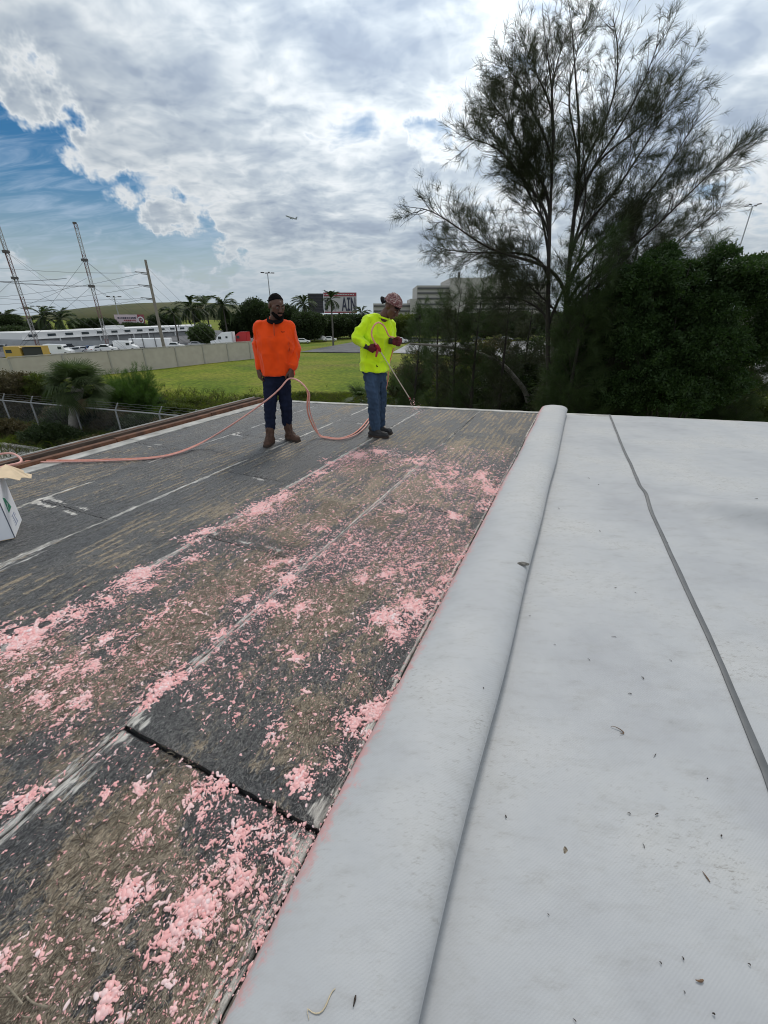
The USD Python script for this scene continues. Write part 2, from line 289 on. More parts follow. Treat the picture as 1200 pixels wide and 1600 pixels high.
# ------------------------------------------------------------------ the roof we stand on
def attr_board_material():
    n = {'g': ('geometry', {}), 'a': ('attribute', {'attribute': 'tone'}), 's': ('separate_color', {}),
         'mp': ('mapping', {'mapping_type': 'point', 'rotation': (0, 0, math.radians(24.3)), 'scale': (1, 1, 1)}),
         'mps': ('mapping', {'scale': (1.0, 0.45, 1)}), 'mpl': ('mapping', {'scale': (1.0, 0.16, 1)}),
         'nf': ('noise_texture', {'scale': 150.0, 'detail': 6.0, 'roughness': 0.7, 'distortion': 1.6}), 'ng': ('noise_texture', {'scale': 48.0, 'detail': 7.0, 'roughness': 0.78, 'distortion': 0.8}),
         'ns': ('noise_texture', {'scale': 60.0, 'detail': 6.0, 'roughness': 0.7}),
         'nb': ('noise_texture', {'scale': 9.0, 'detail': 6.0, 'roughness': 0.65}),
         'nc': ('noise_texture', {'scale': 2.2, 'detail': 5.0, 'roughness': 0.6}),
         # fibre colours
         'fib': ('rgb_ramp', {'ramp': [(0.34, (0.045, 0.037, 0.029)), (0.45, (0.17, 0.14, 0.105)), (0.54, (0.33, 0.275, 0.205)), (0.65, (0.54, 0.47, 0.365))]}),
         'bit': ('rgb_ramp', {'ramp': [(0.36, (0.011, 0.0115, 0.013)), (0.48, (0.027, 0.028, 0.031)), (0.60, (0.20, 0.20, 0.195))]}),
         'wear': ('rgb_ramp', {'ramp': [(0.30, (0.14, 0.135, 0.13)), (0.46, (0.40, 0.385, 0.36)), (0.62, (0.70, 0.68, 0.64))]}),
         'fm': ('math', {'math_type': 'multiply_add', 'value2': 0.8, 'value3': -0.40}), 'fg': ('math', {'math_type': 'multiply_add', 'value2': 2.5, 'value3': -1.25}), 'fab': ('math', {'math_type': 'add'}), 'fa': ('math', {'math_type': 'add'}),
         'fs': ('map_range', {'range_type': 'smoothstep', 'from_min': 0.36, 'from_max': 0.60, 'clamp': True}),
         'wm': ('math', {'math_type': 'multiply_add', 'value2': 1.1, 'value3': -0.55}), 'wa': ('math', {'math_type': 'add'}),
         'ws': ('map_range', {'range_type': 'smoothstep', 'from_min': 0.42, 'from_max': 0.62, 'clamp': True}),
         'm1': ('mix', {}), 'm2': ('mix', {}), 'vc': ('rgb_ramp', {'ramp': [(0.3, (0.72, 0.74, 0.78)), (0.7, (1.22, 1.18, 1.12))]}), 'm3': ('mix', {'mix_type': 'multiply', 'fac': 1.0}),
         'b': ('bump', {'strength': 1.0, 'distance': 0.008}), 'ro': ('map_range', {'to_min': 0.46, 'to_max': 0.85, 'clamp': True}),
         'p': ('principled_bsdf', {'specular_ior_level': 0.45})}
    L = [('a.color', 's.color'), ('g.position', 'mp.vector'), ('mp.vector', 'mps.vector'), ('mps.vector', 'nf.vector'), ('mpl.vector', 'ns.vector'), ('g.position', 'nb.vector'), ('mpl.vector', 'nc.vector'),
         ('nf.fac', 'fib.fac'), ('nf.fac', 'bit.fac'), ('ns.fac', 'wear.fac'), ('nb.fac', 'fm.value1'), ('s.g', 'fa.value1'), ('mps.vector', 'ng.vector'), ('ng.fac', 'fg.value1'), ('fm.value', 'fab.value1'), ('fg.value', 'fab.value2'), ('fab.value', 'fa.value2'), ('mp.vector', 'mpl.vector'), ('fa.value', 'fs.value'),
         ('ns.fac', 'wm.value1'), ('s.b', 'wa.value1'), ('wm.value', 'wa.value2'), ('wa.value', 'ws.value'),
         ('fs.result', 'm1.fac'), ('bit.color', 'm1.color1'), ('fib.color', 'm1.color2'), ('ws.result', 'm2.fac'), ('m1.color', 'm2.color1'), ('wear.color', 'm2.color2'),
         ('nc.fac', 'vc.fac'), ('m2.color', 'm3.color1'), ('vc.color', 'm3.color2'), ('m3.color', 'p.base_color'), ('nf.fac', 'b.height'), ('b.normal', 'p.normal'), ('fs.result', 'ro.value'), ('ro.result', 'p.roughness')]
    return usdkit.material(stage, '/World/Looks/weathered_board', n, L, surface='p.BSDF')
boardm = attr_board_material()
darkm = M('bitumen', (0.018, 0.018, 0.02), rough=0.6, var=0.4, scale=10, bump=0.3, bscale=60, bdist=0.004)
renderm = M('wall_render', (0.46, 0.44, 0.40), rough=0.9, var=0.08, scale=1.0, bump=0.1, bscale=30)
roof = tag(UsdGeom.Xform.Define(stage, '/World/flat_roof').GetPrim(), 'flat roof of old dark fibre boards stripped bare', 'roof', None, 'structure')
_used[('/World', 'flat_roof')] = 1
VL, VR, UB = -5.0, 7.5, -5.0
pb = [uv(UB, VL), uv(UFAR(VL) - .03, VL), uv(UFAR(VR) - .03, VR), uv(UB, VR)]
obj('deck', prism([tuple(p) for p in pb], -0.32, -0.03), darkm, roof)
pw = [uv(UB, VL + .06), uv(UFAR(VL) - .09, VL + .06), uv(UFAR(VR) - .09, VR - .06), uv(UB, VR - .06)]
obj('wall', prism([tuple(p) for p in pw], GZ - 0.4, -0.33), renderm, roof)

SEAM = [-0.5 - 0.915 * k for k in range(6)]                 # lines between the strips of board
JOINTS = {-1: [2.2, 4.7], 0: [0.60, 3.05, 5.45], 1: [-0.5, 1.92, 4.36], 2: [0.62, 3.06, 5.5], 3: [-0.6, 1.81, 4.25], 4: [0.9, 3.4, 5.8]}
RIB = 0.066
def board_fields(u, v):
    """height, tan fibre share, seam wear share of the boards at roof coordinates u, v"""
    p = np.stack([u * 0.8, v * 3.0, 0 * u], -1)
    big = fbm(np.stack([u * 0.55, v * 1.1, 0 * u + 4], -1), 4, 11)
    mid = fbm(np.stack([u * 2.2, v * 4.0, 0 * u + 1], -1), 4, 21)
    near = np.clip((3.0 - u) / 2.2, 0, 1)
    ph = 2 * np.pi * (v + 0.012 * (noise(np.stack([u * 1.7, v * 4, 0 * u], -1), 2) - 0.5)) / RIB
    rib = (0.5 + 0.5 * np.sin(ph)) ** 1.5
    brk = np.clip((fbm(np.stack([u * 7, v * 26, 0 * u], -1), 4, 31) - 0.40) * 6, 0, 1)
    ribs = rib * brk
    h = 0.0095 * ribs * (1 - 0.75 * near) + 0.012 * (mid - 0.5) * (0.3 + near) + 0.016 * near * (fbm(np.stack([u * 18, v * 26, 0 * u], -1), 3, 41) - 0.5)
    left = np.clip((-2.2 - v) / 0.5, 0, 1)                    # the side not yet sprayed is tarrier
    mode = np.clip((fbm(np.stack([u * 0.7 + 3, v * 2.6, 0 * u], -1), 4, 91) - 0.40) * 3.2, 0, 1)
    streak = np.clip((fbm(np.stack([u * 0.9, v * 15, 0 * u], -1), 3, 92) - 0.42) * 4, 0, 1)
    right_ = 0.70 * near + (1 - near) * (0.32 + 0.80 * ribs) + 0.5 * (big - 0.5) + 1.0 * (mid - 0.5) + 0.5 * (fbm(np.stack([u * 6, v * 9, 0 * u], -1), 3, 93) - .5)
    left_ = 0.15 + 0.75 * ribs * (0.40 + .7 * mode) + 0.12 * streak * mode + 0.7 * (big - 0.5) + 0.9 * (mid - .5)
    fib = right_ * (1 - left) + left_ * left
    k = (v + 0.5) / 0.915
    dv = np.abs(k - np.round(k)) * 0.915
    wob = fbm(np.stack([u * 2.5, v * 6, 0 * u + 9], -1), 4, 51)
    seam = np.clip(1 - dv / (0.030 + 0.085 * wob), 0, 1)
    far = 1 - near
    thin = np.exp(-(np.abs(dv - 0.012 * (wob - .3)) / 0.011) ** 2) * np.clip((fbm(np.stack([u * 1.1, np.round(k) * 3.1, 0 * u], -1), 3, 55) - 0.30) * 6, 0.15, 1)
    wear = 0.62 * (1 - .42 * far) * seam ** 0.6 * np.clip(0.35 + 1.2 * wob, 0, 1) + 0.95 * far * thin + 0.25 * np.clip(1 - np.abs(dv - 0.075) / 0.02, 0, 1) * np.clip((wob - 0.42) * 6, 0, 1)
    fib = fib - 0.35 * np.clip(1 - dv / 0.16, 0, 1)
    dark = np.clip((fbm(np.stack([u * 2.6 + 7, v * 3.6, 0 * u], -1), 5, 61) - 0.53) * 8, 0, 1)
    return h, np.clip(fib - 0.26 * dark * (1 - .6 * left), 0, 1), np.clip(wear + 0.10 * left * big, 0, 1)
def set_tone(prim, rgb):
    UsdGeom.PrimvarsAPI(prim).CreatePrimvar('tone', Sdf.ValueTypeNames.Color3fArray, 'vertex').Set(Vt.Vec3fArray.FromNumpy(np.ascontiguousarray(rgb, np.float32)))
for col in range(-1, 5):
    if col == -1: v0, v1 = SEAM[0] + 0.002, 0.42
    else: v1, v0 = SEAM[col] - 0.002, (SEAM[col + 1] + 0.0015 if col < 4 else VL - 0.0)
    cuts = [-1.2] + [j for j in JOINTS[col]] + [None]
    for a, b in zip(cuts[:-1], cuts[1:]):
        gap = 0.007 if a < 1.0 and col == 0 else 0.0025
        u0 = a + gap if a > -1.2 else a
        end = UFAR((v0 + v1) / 2) - 0.10
        u1 = end if b is None else b - gap
        if u1 - u0 < 0.1: continue
        step = 0.011 if u0 < 0.6 else 0.016 if u0 < 2.2 else 0.022
        nv = int((v1 - v0) / (0.0087 if u0 < 4 else 0.0104)); nu = max(8, int((u1 - u0) / step))
        V, S = np.meshgrid(np.linspace(v0, v1, nv), np.linspace(0, 1, nu), indexing='ij')
        UE = UFAR(V) - 0.10 if b is None else u1
        U = u0 + S * (UE - u0)
        if a > -1.2: U = U + (1 - S) ** 8 * 0.008 * (fbm(np.stack([V * 9, 0 * V, 0 * V + a], -1), 3, 5) - .5)
        h, fib, wear = board_fields(U, V)
        for j in JOINTS[col]:
            du = np.abs(U - j - 0.03 * (fbm(np.stack([V * 5, 0 * V + j, 0 * V], -1), 3, 95) - .5))
            ptc = fbm(np.stack([U * 5, V * 5, 0 * U + j], -1), 4, 96)
            fib = np.clip(fib - 1.1 * np.clip(1 - du / .17, 0, 1) ** .5 * np.clip((ptc - .38) * 6, 0, 1) * (.35 if col == 0 else 1), 0, 1)
            wear = np.clip(wear + (0.30 if col == 0 else 0.62) * np.exp(-((du - .05) / .03) ** 2) * np.clip((ptc - .47) * 8, 0, 1), 0, 1)
        edge = np.minimum(np.minimum(V - v0, v1 - V), np.minimum(S, 1 - S) * (u1 - u0))
        h = h - 0.006 * np.clip(1 - edge / 0.008, 0, 1)
        lift = {(0, 0): 0.010}.get((col, JOINTS[col].index(a) if a in JOINTS[col] else -1), 0.0)
        h = h + lift * np.clip(1 - S * (u1 - u0) / 0.35, 0, 1) ** 2
        xy = U[..., None] * RU + V[..., None] * RV
        top = np.dstack([xy, h])
        g = grid_mesh(top)
        if g.face_normals[:, 2].mean() < 0: g.invert()
        # skirt so that the board has thickness
        idx = np.arange(nv * nu).reshape(nv, nu)
        loop = np.r_[idx[:, 0], idx[-1, 1:], idx[-2::-1, -1], idx[0, -2:0:-1]]
        low = g.vertices[loop] - [0, 0, 0.026]
        base = len(g.vertices); m = len(loop); k = np.arange(m); k2 = (k + 1) % m
        fs = np.vstack([np.stack([loop[k], loop[k2], base + k], 1), np.stack([loop[k2], base + k2, base + k], 1)])
        verts = np.vstack([g.vertices, low]); faces = np.vstack([g.faces, fs])
        tone = np.stack([np.zeros(nv * nu), fib.ravel(), wear.ravel()], 1)
        tone = np.vstack([tone, np.tile([0, 0.0, 0.0], (m, 1))])
        p = obj('roof_board', trimesh.Trimesh(verts, faces, process=False), boardm, roof, smooth=True)
        set_tone(p, tone)

# pale metal edging along the far edge and the left side
palem = M('pale_edging', (0.50, 0.49, 0.46), rough=0.75, var=0.3, scale=5, bump=0.3, bscale=40, bdist=0.003, detail=6, col2=(0.22, 0.215, 0.20))
edg = thing('roof_edging', 'worn pale grey edge flashing along the far and left roof edges', 'roof edging')
pe = [uv(UFAR(-5.02) - .105, -5.02), uv(UFAR(2.9) - .105, 2.9), uv(UFAR(2.9) + .015, 2.9), uv(UFAR(-5.02) + .015, -5.02)]
obj('far_flashing', prism([tuple(p) for p in pe], -0.2, 0.012), palem, edg)
for i in range(5):
    u0, u1 = -1.2 + i * 1.55, -1.2 + i * 1.55 + 1.545
    u1 = min(u1, UFAR(-5.0) - .11)
    pe = [uv(u0, -5.19), uv(u1, -5.19), uv(u1, -5.005), uv(u0, -5.005)]
    obj('side_flashing', prism([tuple(p) for p in pe], -0.2, 0.008 + 0.003 * (i % 2)), palem, edg)
rust = M('rusty_steel', (0.055, 0.028, 0.018), rough=0.85, var=0.5, scale=7, bump=0.5, bscale=40, bdist=0.006, detail=7, col2=(0.17, 0.075, 0.04))
darkwood = M('old_timber', (0.045, 0.032, 0.025), rough=0.9, var=0.5, scale=5, bump=0.5, bscale=30, bdist=0.005, stretch=(3, .6, 3), col2=(0.11, 0.075, 0.055))
gut = thing('rusty_roof_gutter', 'rusted brown gutter rails along the left roof edge', 'gutter')
def along(v, w, z0, z1, u0, u1, mat, name, label=None):
    pe = [uv(u0, v - w / 2), uv(u1, v - w / 2), uv(u1, v + w / 2), uv(u0, v + w / 2)]
    obj(name, prism([tuple(p) for p in pe], z0, z1), mat, gut, label=label)
for i in range(5):
    a, b = -1.5 + i * 1.6, -1.5 + i * 1.6 + 1.588
    b = min(b, UFAR(-5.3))
    along(-5.235, 0.075, -0.2, 0.052 + 0.008 * math.sin(i * 2.1), a, b, rust, 'inner_rail')
along(-5.33, 0.11, -0.2, -0.06, -1.5, UFAR(-5.3), darkm, 'trough')
along(-5.41, 0.05, -0.2, 0.055, -1.5, UFAR(-5.4) - .02, darkwood, 'middle_rail')
along(-5.475, 0.06, -0.2, -0.02, -1.5, UFAR(-5.4), darkm, 'outer_trough')
along(-5.53, 0.045, -0.25, 0.04, -1.5, UFAR(-5.5), rust, 'outer_rail')
along(-5.545, 0.02, 0.0405, 0.052, -1.5, UFAR(-5.5), palem, 'outer_lip', 'pale worn lip on top of the outer rail')

# ------------------------------------------------------------------ white membrane
def membrane_material(name, pink):
    n = {'g': ('geometry', {}), 'mr': ('mapping', {'rotation': (0, 0, math.radians(24.3 + 35))}), 'mst': ('mapping', {'rotation': (0, 0, math.radians(24.3)), 'scale': (0.8, 2.2, 1)}),
         'w': ('wave_texture', {'wave_type': 'bands', 'bands_direction': 'x', 'scale': 46.0, 'distortion': 3.0, 'detail': 3.0, 'detail_scale': 4.0}),
         'w2': ('noise_texture', {'scale': 420.0, 'detail': 2.0}),
         'n1': ('noise_texture', {'scale': 1.1, 'detail': 5.0, 'roughness': 0.6}), 'n2': ('noise_texture', {'scale': 7.0, 'detail': 7.0, 'roughness': 0.75, 'distortion': 0.15}),
         'n4': ('noise_texture', {'scale': 40.0, 'detail': 6.0, 'roughness': 0.75, 'distortion': 0.2}),
         'r1': ('rgb_ramp', {'ramp': [(0.3, (0.33, 0.338, 0.354)), (0.5, (0.40, 0.408, 0.418)), (0.72, (0.46, 0.46, 0.452))]}),
         'r2': ('rgb_ramp', {'ramp': [(0.48, (1, 1, 1)), (0.60, (0.945, 0.94, 0.93)), (0.72, (0.80, 0.79, 0.77))]}),
         'r4': ('rgb_ramp', {'ramp': [(0.54, (0, 0, 0)), (0.67, (1, 1, 1))]}), 'r5': ('rgb_ramp', {'ramp': [(0.48, (0, 0, 0)), (0.62, (1, 1, 1))]}), 'm4': ('math', {'math_type': 'multiply'}),
         'mm': ('mix', {'mix_type': 'multiply', 'fac': 1.0}), 'sm': ('mix', {'color2': (0.24, 0.23, 0.215)}), 'sf': ('math', {'math_type': 'multiply', 'value2': 0.95}),
         'ha': ('math', {'math_type': 'multiply_add', 'value2': 0.5}),
         'b': ('bump', {'strength': 0.11, 'distance': 0.0016}), 'nb': ('noise_texture', {'scale': 5.0, 'detail': 3.0}), 'b2': ('bump', {'strength': 0.25, 'distance': 0.02}),
         'p': ('principled_bsdf', {'roughness': 0.55, 'specular_ior_level': 0.3})}
    L = [('g.position', 'mr.vector'), ('mr.vector', 'w.vector'), ('g.position', 'w2.vector'), ('g.position', 'n1.vector'), ('g.position', 'mst.vector'), ('mst.vector', 'n2.vector'), ('mst.vector', 'n4.vector'),
         ('n1.fac', 'r1.fac'), ('n2.fac', 'r2.fac'), ('r1.color', 'mm.color1'), ('r2.color', 'mm.color2'), ('n4.fac', 'r4.fac'), ('n1.fac', 'r5.fac'), ('r4.color', 'm4.value1'), ('r5.color', 'm4.value2'), ('m4.value', 'sf.value1'), ('sf.value', 'sm.fac'), ('mm.color', 'sm.color1'),
         ('w2.fac', 'ha.value1'), ('w.fac', 'ha.value3'), ('ha.value', 'b.height'), ('nb.fac', 'b2.height'), ('g.position', 'nb.vector'), ('b2.normal', 'b.normal'), ('b.normal', 'p.normal')]
    out = 'sm.color'
    if pink:                                                  # dried splashes of pink foam on the side that faces the spraying
        n |= {'a': ('attribute', {'attribute': 'tone'}), 's': ('separate_color', {}), 'pn': ('noise_texture', {'scale': 26.0, 'detail': 6.0, 'roughness': 0.75, 'distortion': 0.6}),
              'pa': ('math', {'math_type': 'add'}), 'ps': ('map_range', {'range_type': 'smoothstep', 'from_min': 0.86, 'from_max': 1.12, 'to_max': 0.75, 'clamp': True}), 'pm': ('mix', {'color2': (0.55, 0.27, 0.26)})}
        L += [('a.color', 's.color'), ('g.position', 'pn.vector'), ('pn.fac', 'pa.value1'), ('s.r', 'pa.value2'), ('pa.value', 'ps.value'), ('ps.result', 'pm.fac'), ('sm.color', 'pm.color1')]
        out = 'pm.color'
    L.append((out, 'p.base_color'))
    return usdkit.material(stage, f'/World/Looks/{name}', n, L, surface='p.BSDF')
memm, rollm = membrane_material('white_membrane', False), membrane_material('white_membrane_splashed', True)
seam_pts = np.array([to_uv(*at(x, y, 0.02)[:2]) for x, y in [(1330, 1600), (1200, 1210), (1130, 1040), (1060, 890), (1020, 803), (991, 739), (969, 688), (952, 646)]])
seam_pts = np.vstack([[-1.0, 1.05], seam_pts, [8.4, 0.5]])
def seam_v(u): return np.interp(u, seam_pts[:, 0], seam_pts[:, 1])
def memb_h(u, v):
    """gentle waves of the loose sheet"""
    c = 4.15 - 0.23 * (v - 0.3)
    w = 0.15 * np.exp(-((u - c) / 0.20) ** 2) * np.clip((v - 0.50) / 1.0, 0, 1.5)
    w += 0.030 * np.exp(-((u - c - 0.75) / 0.45) ** 2) * np.clip(v / 1.5, 0, 1)
    w += 0.02 * np.exp(-((u - 7.4) / 0.35) ** 2) * np.exp(-((v - 1.15) / 0.35) ** 2)
    return 0.012 + w + 0.012 * (fbm(np.stack([u * 0.9, v * 1.3, 0 * u], -1), 3, 71) - 0.5) + 0.010 * (fbm(np.stack([u * 3, v * 3, 0 * u], -1), 3, 72) - 0.5)
mem = thing('roof_membrane', 'white roofing membrane laid flat right of the roll with a grey lap seam', 'roofing membrane')
def memb_sheet(vf0, vf1, nv, dz):
    S, T = np.meshgrid(np.linspace(0, 1, nv), np.linspace(0, 1, 240), indexing='ij')
    U0 = -1.0
    u = U0 + T * (7.9 - U0)
    v = vf0(u) + S * (vf1(u) - vf0(u))
    ue = UFAR(v) + 0.02
    u = U0 + T * (ue - U0)
    h = memb_h(u, v) + dz
    over = np.clip((T - 0.992) / 0.008, 0, 1)
    P = np.dstack([u[..., None] * RU + v[..., None] * RV, h - over * 0.09])
    g = grid_mesh(P)
    if g.face_normals[:, 2].mean() < 0: g.invert()
    return g
obj('membrane_sheet', memb_sheet(lambda u: -0.40 + 0 * u, lambda u: seam_v(u) + 0.10, 60, 0.0), memm, mem, smooth=True)
obj('membrane_sheet', memb_sheet(lambda u: seam_v(u) - 0.002, lambda u: 4.6 + 0 * u, 120, 0.0035), memm, mem, smooth=True)
seamm = M('lap_tape', (0.10, 0.105, 0.11), rough=0.55, var=0.15, scale=12, bump=0.2, bscale=60, bdist=0.001)
us = np.linspace(-0.9, UFAR(0.6) - .0, 260)
sv = seam_v(us)
sw = 0.0125 + 0.003 * noise(np.stack([us * 4, 0 * us, 0 * us], -1), 3)
sp = np.stack([np.column_stack([us[:, None] * RU + (sv + o * sw)[:, None] * RV, memb_h(us, sv + o * sw) + (0.0065 if abs(o) < .95 else 0.003)]) for o in (-1, -.9, 0, .9, 1)], 0)
g = grid_mesh(sp)
if g.face_normals[:, 2].mean() < 0: g.invert()
obj('lap_seam', g, seamm, mem, smooth=True)

# the rolled-back edge of the membrane
T = np.linspace(0, 1, 340)
prof = []
for k in range(72):
    a = 2 * np.pi * k / 72
    ca, sa = math.cos(a), math.sin(a)
    e = 2 / 2.5
    prof.append((0.198 * np.sign(ca) * abs(ca) ** e, 0.068 * np.sign(sa) * abs(sa) ** (2 / 2.2)))
prof = np.array(prof)
ru = -0.9 + T * 8.19
rows = []
for (pv, pz) in prof:
    cv = -0.262 - 0.012 * np.clip(ru / 7, 0, 1) + 0.012 * (noise(np.stack([ru * 0.7, 0 * ru, 0 * ru], -1), 4) - .5)
    wob = 1 + 0.10 * (noise(np.stack([ru * 1.3, 0 * ru + pv * 9, 0 * ru + pz * 9], -1), 5) - .5)
    v = cv + pv * wob
    z = 0.083 + pz * wob * (1.0 + 0.12 * pv / 0.2) + 0.004 * (fbm(np.stack([ru * 4, 0 * ru + pv * 8, 0 * ru + pz * 8], -1), 3, 6) - .5)
    rows.append(np.column_stack([ru[:, None] * RU + v[:, None] * RV, np.maximum(z, 0.0145)]))
rows.append(rows[0])
R = np.array(rows)
g = grid_mesh(R)
nr, nt = R.shape[:2]
ends = []
for t in (0, nt - 1):
    c = len(g.vertices) + (0 if t == 0 else 1)
    for k in range(nr - 1):
        a, b = k * nt + t, (k + 1) * nt + t
        ends.append((a, b, c))
vv = np.vstack([g.vertices, R[:, 0].mean(0), R[:, -1].mean(0) + [0.006, .012, 0]])
rollmesh = trimesh.Trimesh(vv, np.vstack([g.faces, ends]), process=False)
trimesh.repair.fix_normals(rollmesh)
rp = obj('membrane_roll', rollmesh, rollm, smooth=50 and True, label='long thick white membrane roll lying between bare boards and flat sheet', cat='membrane roll')
rvv = to_uv(rollmesh.vertices[:, 0], rollmesh.vertices[:, 1])[1]
pk = np.clip((-0.36 - rvv) / 0.11, 0, 1) * 0.62
set_tone(rp, np.stack([pk, pk, pk], 1))

# ------------------------------------------------------------------ sprayed pink foam, torn fibres
foam_m = usdkit.material(stage, '/World/Looks/pink_foam', {
    'o': ('object_info', {}), 'r': ('rgb_ramp', {'ramp': [(0.0, (0.87, 0.38, 0.365)), (0.5, (0.89, 0.46, 0.445)), (0.85, (0.90, 0.56, 0.545)), (1.0, (0.90, 0.67, 0.66))]}),
    'p': ('principled_bsdf', {'roughness': 0.42, 'subsurface_weight': 0.25, 'subsurface_scale': 0.006, 'subsurface_radius': (1.0, 0.45, 0.4), 'specular_ior_level': 0.4})},
    [('o.random', 'r.fac'), ('r.color', 'p.base_color')], surface='p.BSDF')
def blob_proto(k):
    r = np.random.default_rng(100 + k)
    parts = []
    n = [1, 2, 3, 3, 4, 5, 6, 4][k]
    p = np.zeros(2); ang = r.uniform(0, 6.3)
    prev = None
    for i in range(n):
        rad = r.uniform(0.45, 0.75) * (1.0 if i < 2 else 0.75)
        s = Manifold.sphere(rad, 10).translate((p[0], p[1], 0.05))
        parts.append(s)
        if prev is not None:
            parts.append(Manifold.batch_hull([Manifold.sphere(prev[1] * .62, 8).translate((*prev[0], 0.0)), Manifold.sphere(rad * .62, 8).translate((*p, 0.0))]))
        prev = (p.copy(), rad)
        ang += r.normal(0, 0.9)
        p = p + np.array([math.cos(ang), math.sin(ang)]) * r.uniform(0.7, 1.15)
    m = Manifold.batch_boolean(parts, m3.OpType.Add) if len(parts) > 1 else parts[0]
    mm = m.refine_to_length(0.42).to_mesh()
    t = trimesh.Trimesh(mm.vert_properties[:, :3], mm.tri_verts, process=True)
    trimesh.smoothing.filter_taubin(t, iterations=6)
    v = t.vertices.copy()
    v += (fbm(v * 1.4 + k * 9, 2, k)[:, None] - 0.5) * 0.35 * t.vertex_normals
    v[:, :2] -= v[:, :2].mean(0)
    v[:, 2] = np.where(v[:, 2] < -0.1, -0.1 - 0.1 * (v[:, 2] < -0.3), v[:, 2] * 0.85)
    return trimesh.Trimesh(v, t.faces, process=False)
blobs = [(blob_proto(k), foam_m, True) for k in range(8)]
drop = trimesh.creation.icosphere(1, 0.6); drop.apply_scale((1.5, 0.9, 0.6))
blobs.append((drop, foam_m, True))
# (pixel, size across in pixels, along, density) of the heavier splashes, turned into places on the roof
SPLASH = [((55, 985), 62, 1.0), ((20, 1010), 45, .8), ((165, 1000), 22, .9), ((112, 965), 35, .7), ((180, 930), 35, .7), ((215, 900), 35, .9), ((245, 915), 38, .7), ((300, 875), 25, .5), ((318, 835), 30, 1.0), ((410, 795), 34, .9), ((440, 775), 26, .9),
          ((375, 815), 24, .6), ((560, 712), 24, .7), ((520, 722), 22, .6), ((590, 706), 22, .6), ((500, 740), 24, .5), ((650, 722), 40, .5), ((700, 738), 50, .45), ((755, 745), 36, .6), ((770, 765), 26, .9), ((758, 790), 24, .7), ((708, 808), 22, .9), ((715, 870), 20, .7), ((695, 905), 18, .6),
          ((436, 884), 30, 1.1), ((455, 905), 24, .9), ((430, 940), 32, .8), ((470, 950), 24, .8), ((380, 935), 16, .7), ((600, 965), 34, 1.1), ((640, 950), 38, 1.0), ((670, 930), 30, 1.0), ((620, 990), 22, .8), ((565, 905), 24, .6), ((600, 898), 22, .6), ((555, 850), 20, .4), ((468, 1027), 16, 1.0), ((452, 1020), 14, .5), ((474, 1087), 16, 1.0),
          ((590, 1110), 34, 1.2), ((605, 1090), 24, 1.0), ((555, 1130), 30, .6), ((580, 1150), 20, .6), ((260, 1075), 40, .9), ((240, 1100), 26, .7), ((130, 1095), 28, .9), ((70, 1095), 26, .6), ((55, 1090), 16, .7), ((40, 1060), 36, .4), ((100, 1050), 40, .35), ((220, 1020), 30, .3), ((345, 990), 30, .35),
          ((465, 1228), 42, 1.1), ((435, 1215), 26, .9), ((480, 1250), 26, .8), ((410, 1255), 32, .8), ((385, 1290), 30, .8), ((400, 1320), 24, .8), ((385, 1370), 28, 1.1), ((370, 1340), 22, .7), ((300, 1418), 40, 1.2), ((270, 1470), 26, 1.0), ((285, 1440), 26, 1.0), ((325, 1410), 22, 1.0), ((200, 1395), 32, .7), ((195, 1430), 20, .7),
          ((235, 1385), 20, .5), ((165, 1575), 28, 1.1), ((160, 1555), 16, .8), ((195, 1590), 14, .8), ((135, 1410), 20, .3), ((220, 1235), 20, .5), ((165, 1240), 20, .5), ((90, 1265), 16, .5), ((50, 1240), 32, .5), ((20, 1255), 24, .5), ((330, 1440), 34, .5), ((400, 1480), 40, .3), ((10, 1500), 20, .6),
          ((60, 1490), 40, .25), ((100, 1560), 40, .2), ((230, 1300), 60, .3), ((300, 1240), 60, .35), ((350, 1220), 40, .45), ((640, 880), 60, .25), ((520, 960), 60, .2), ((350, 1090), 70, .22), ((420, 1150), 60, .25), ((250, 960), 50, .35), ((150, 1040), 60, .35), ((500, 830), 60, .16), ((690, 760), 50, .3), ((620, 800), 60, .16)]
blob_pos, blob_q, blob_s, blob_i = [], [], [], []
frng = np.random.default_rng(33)
def add_blobs(u, v, size, pid, flat=1.0):
    n = len(u)
    h = board_fields(u, v)[0]
    xy = u[:, None] * RU + v[:, None] * RV
    blob_pos.append(np.column_stack([xy, h + 0.0012 + 0.10 * size]))
    blob_q.append(quat_z(frng.normal(math.radians(60), 0.75, n) + math.pi * frng.integers(0, 2, n)))
    el = frng.uniform(0.9, 1.4, n)
    blob_s.append(np.column_stack([size * el, size / el ** 0.4, size * frng.uniform(0.5, 0.95, n) * flat]))
    blob_i.append(pid)
ok_region = lambda u, v: (v < -0.425) & (u < UFAR(v) - .12) & (u > -1.1) & ~((np.abs(u - 0.60) < 0.006) & (v > -1.415))
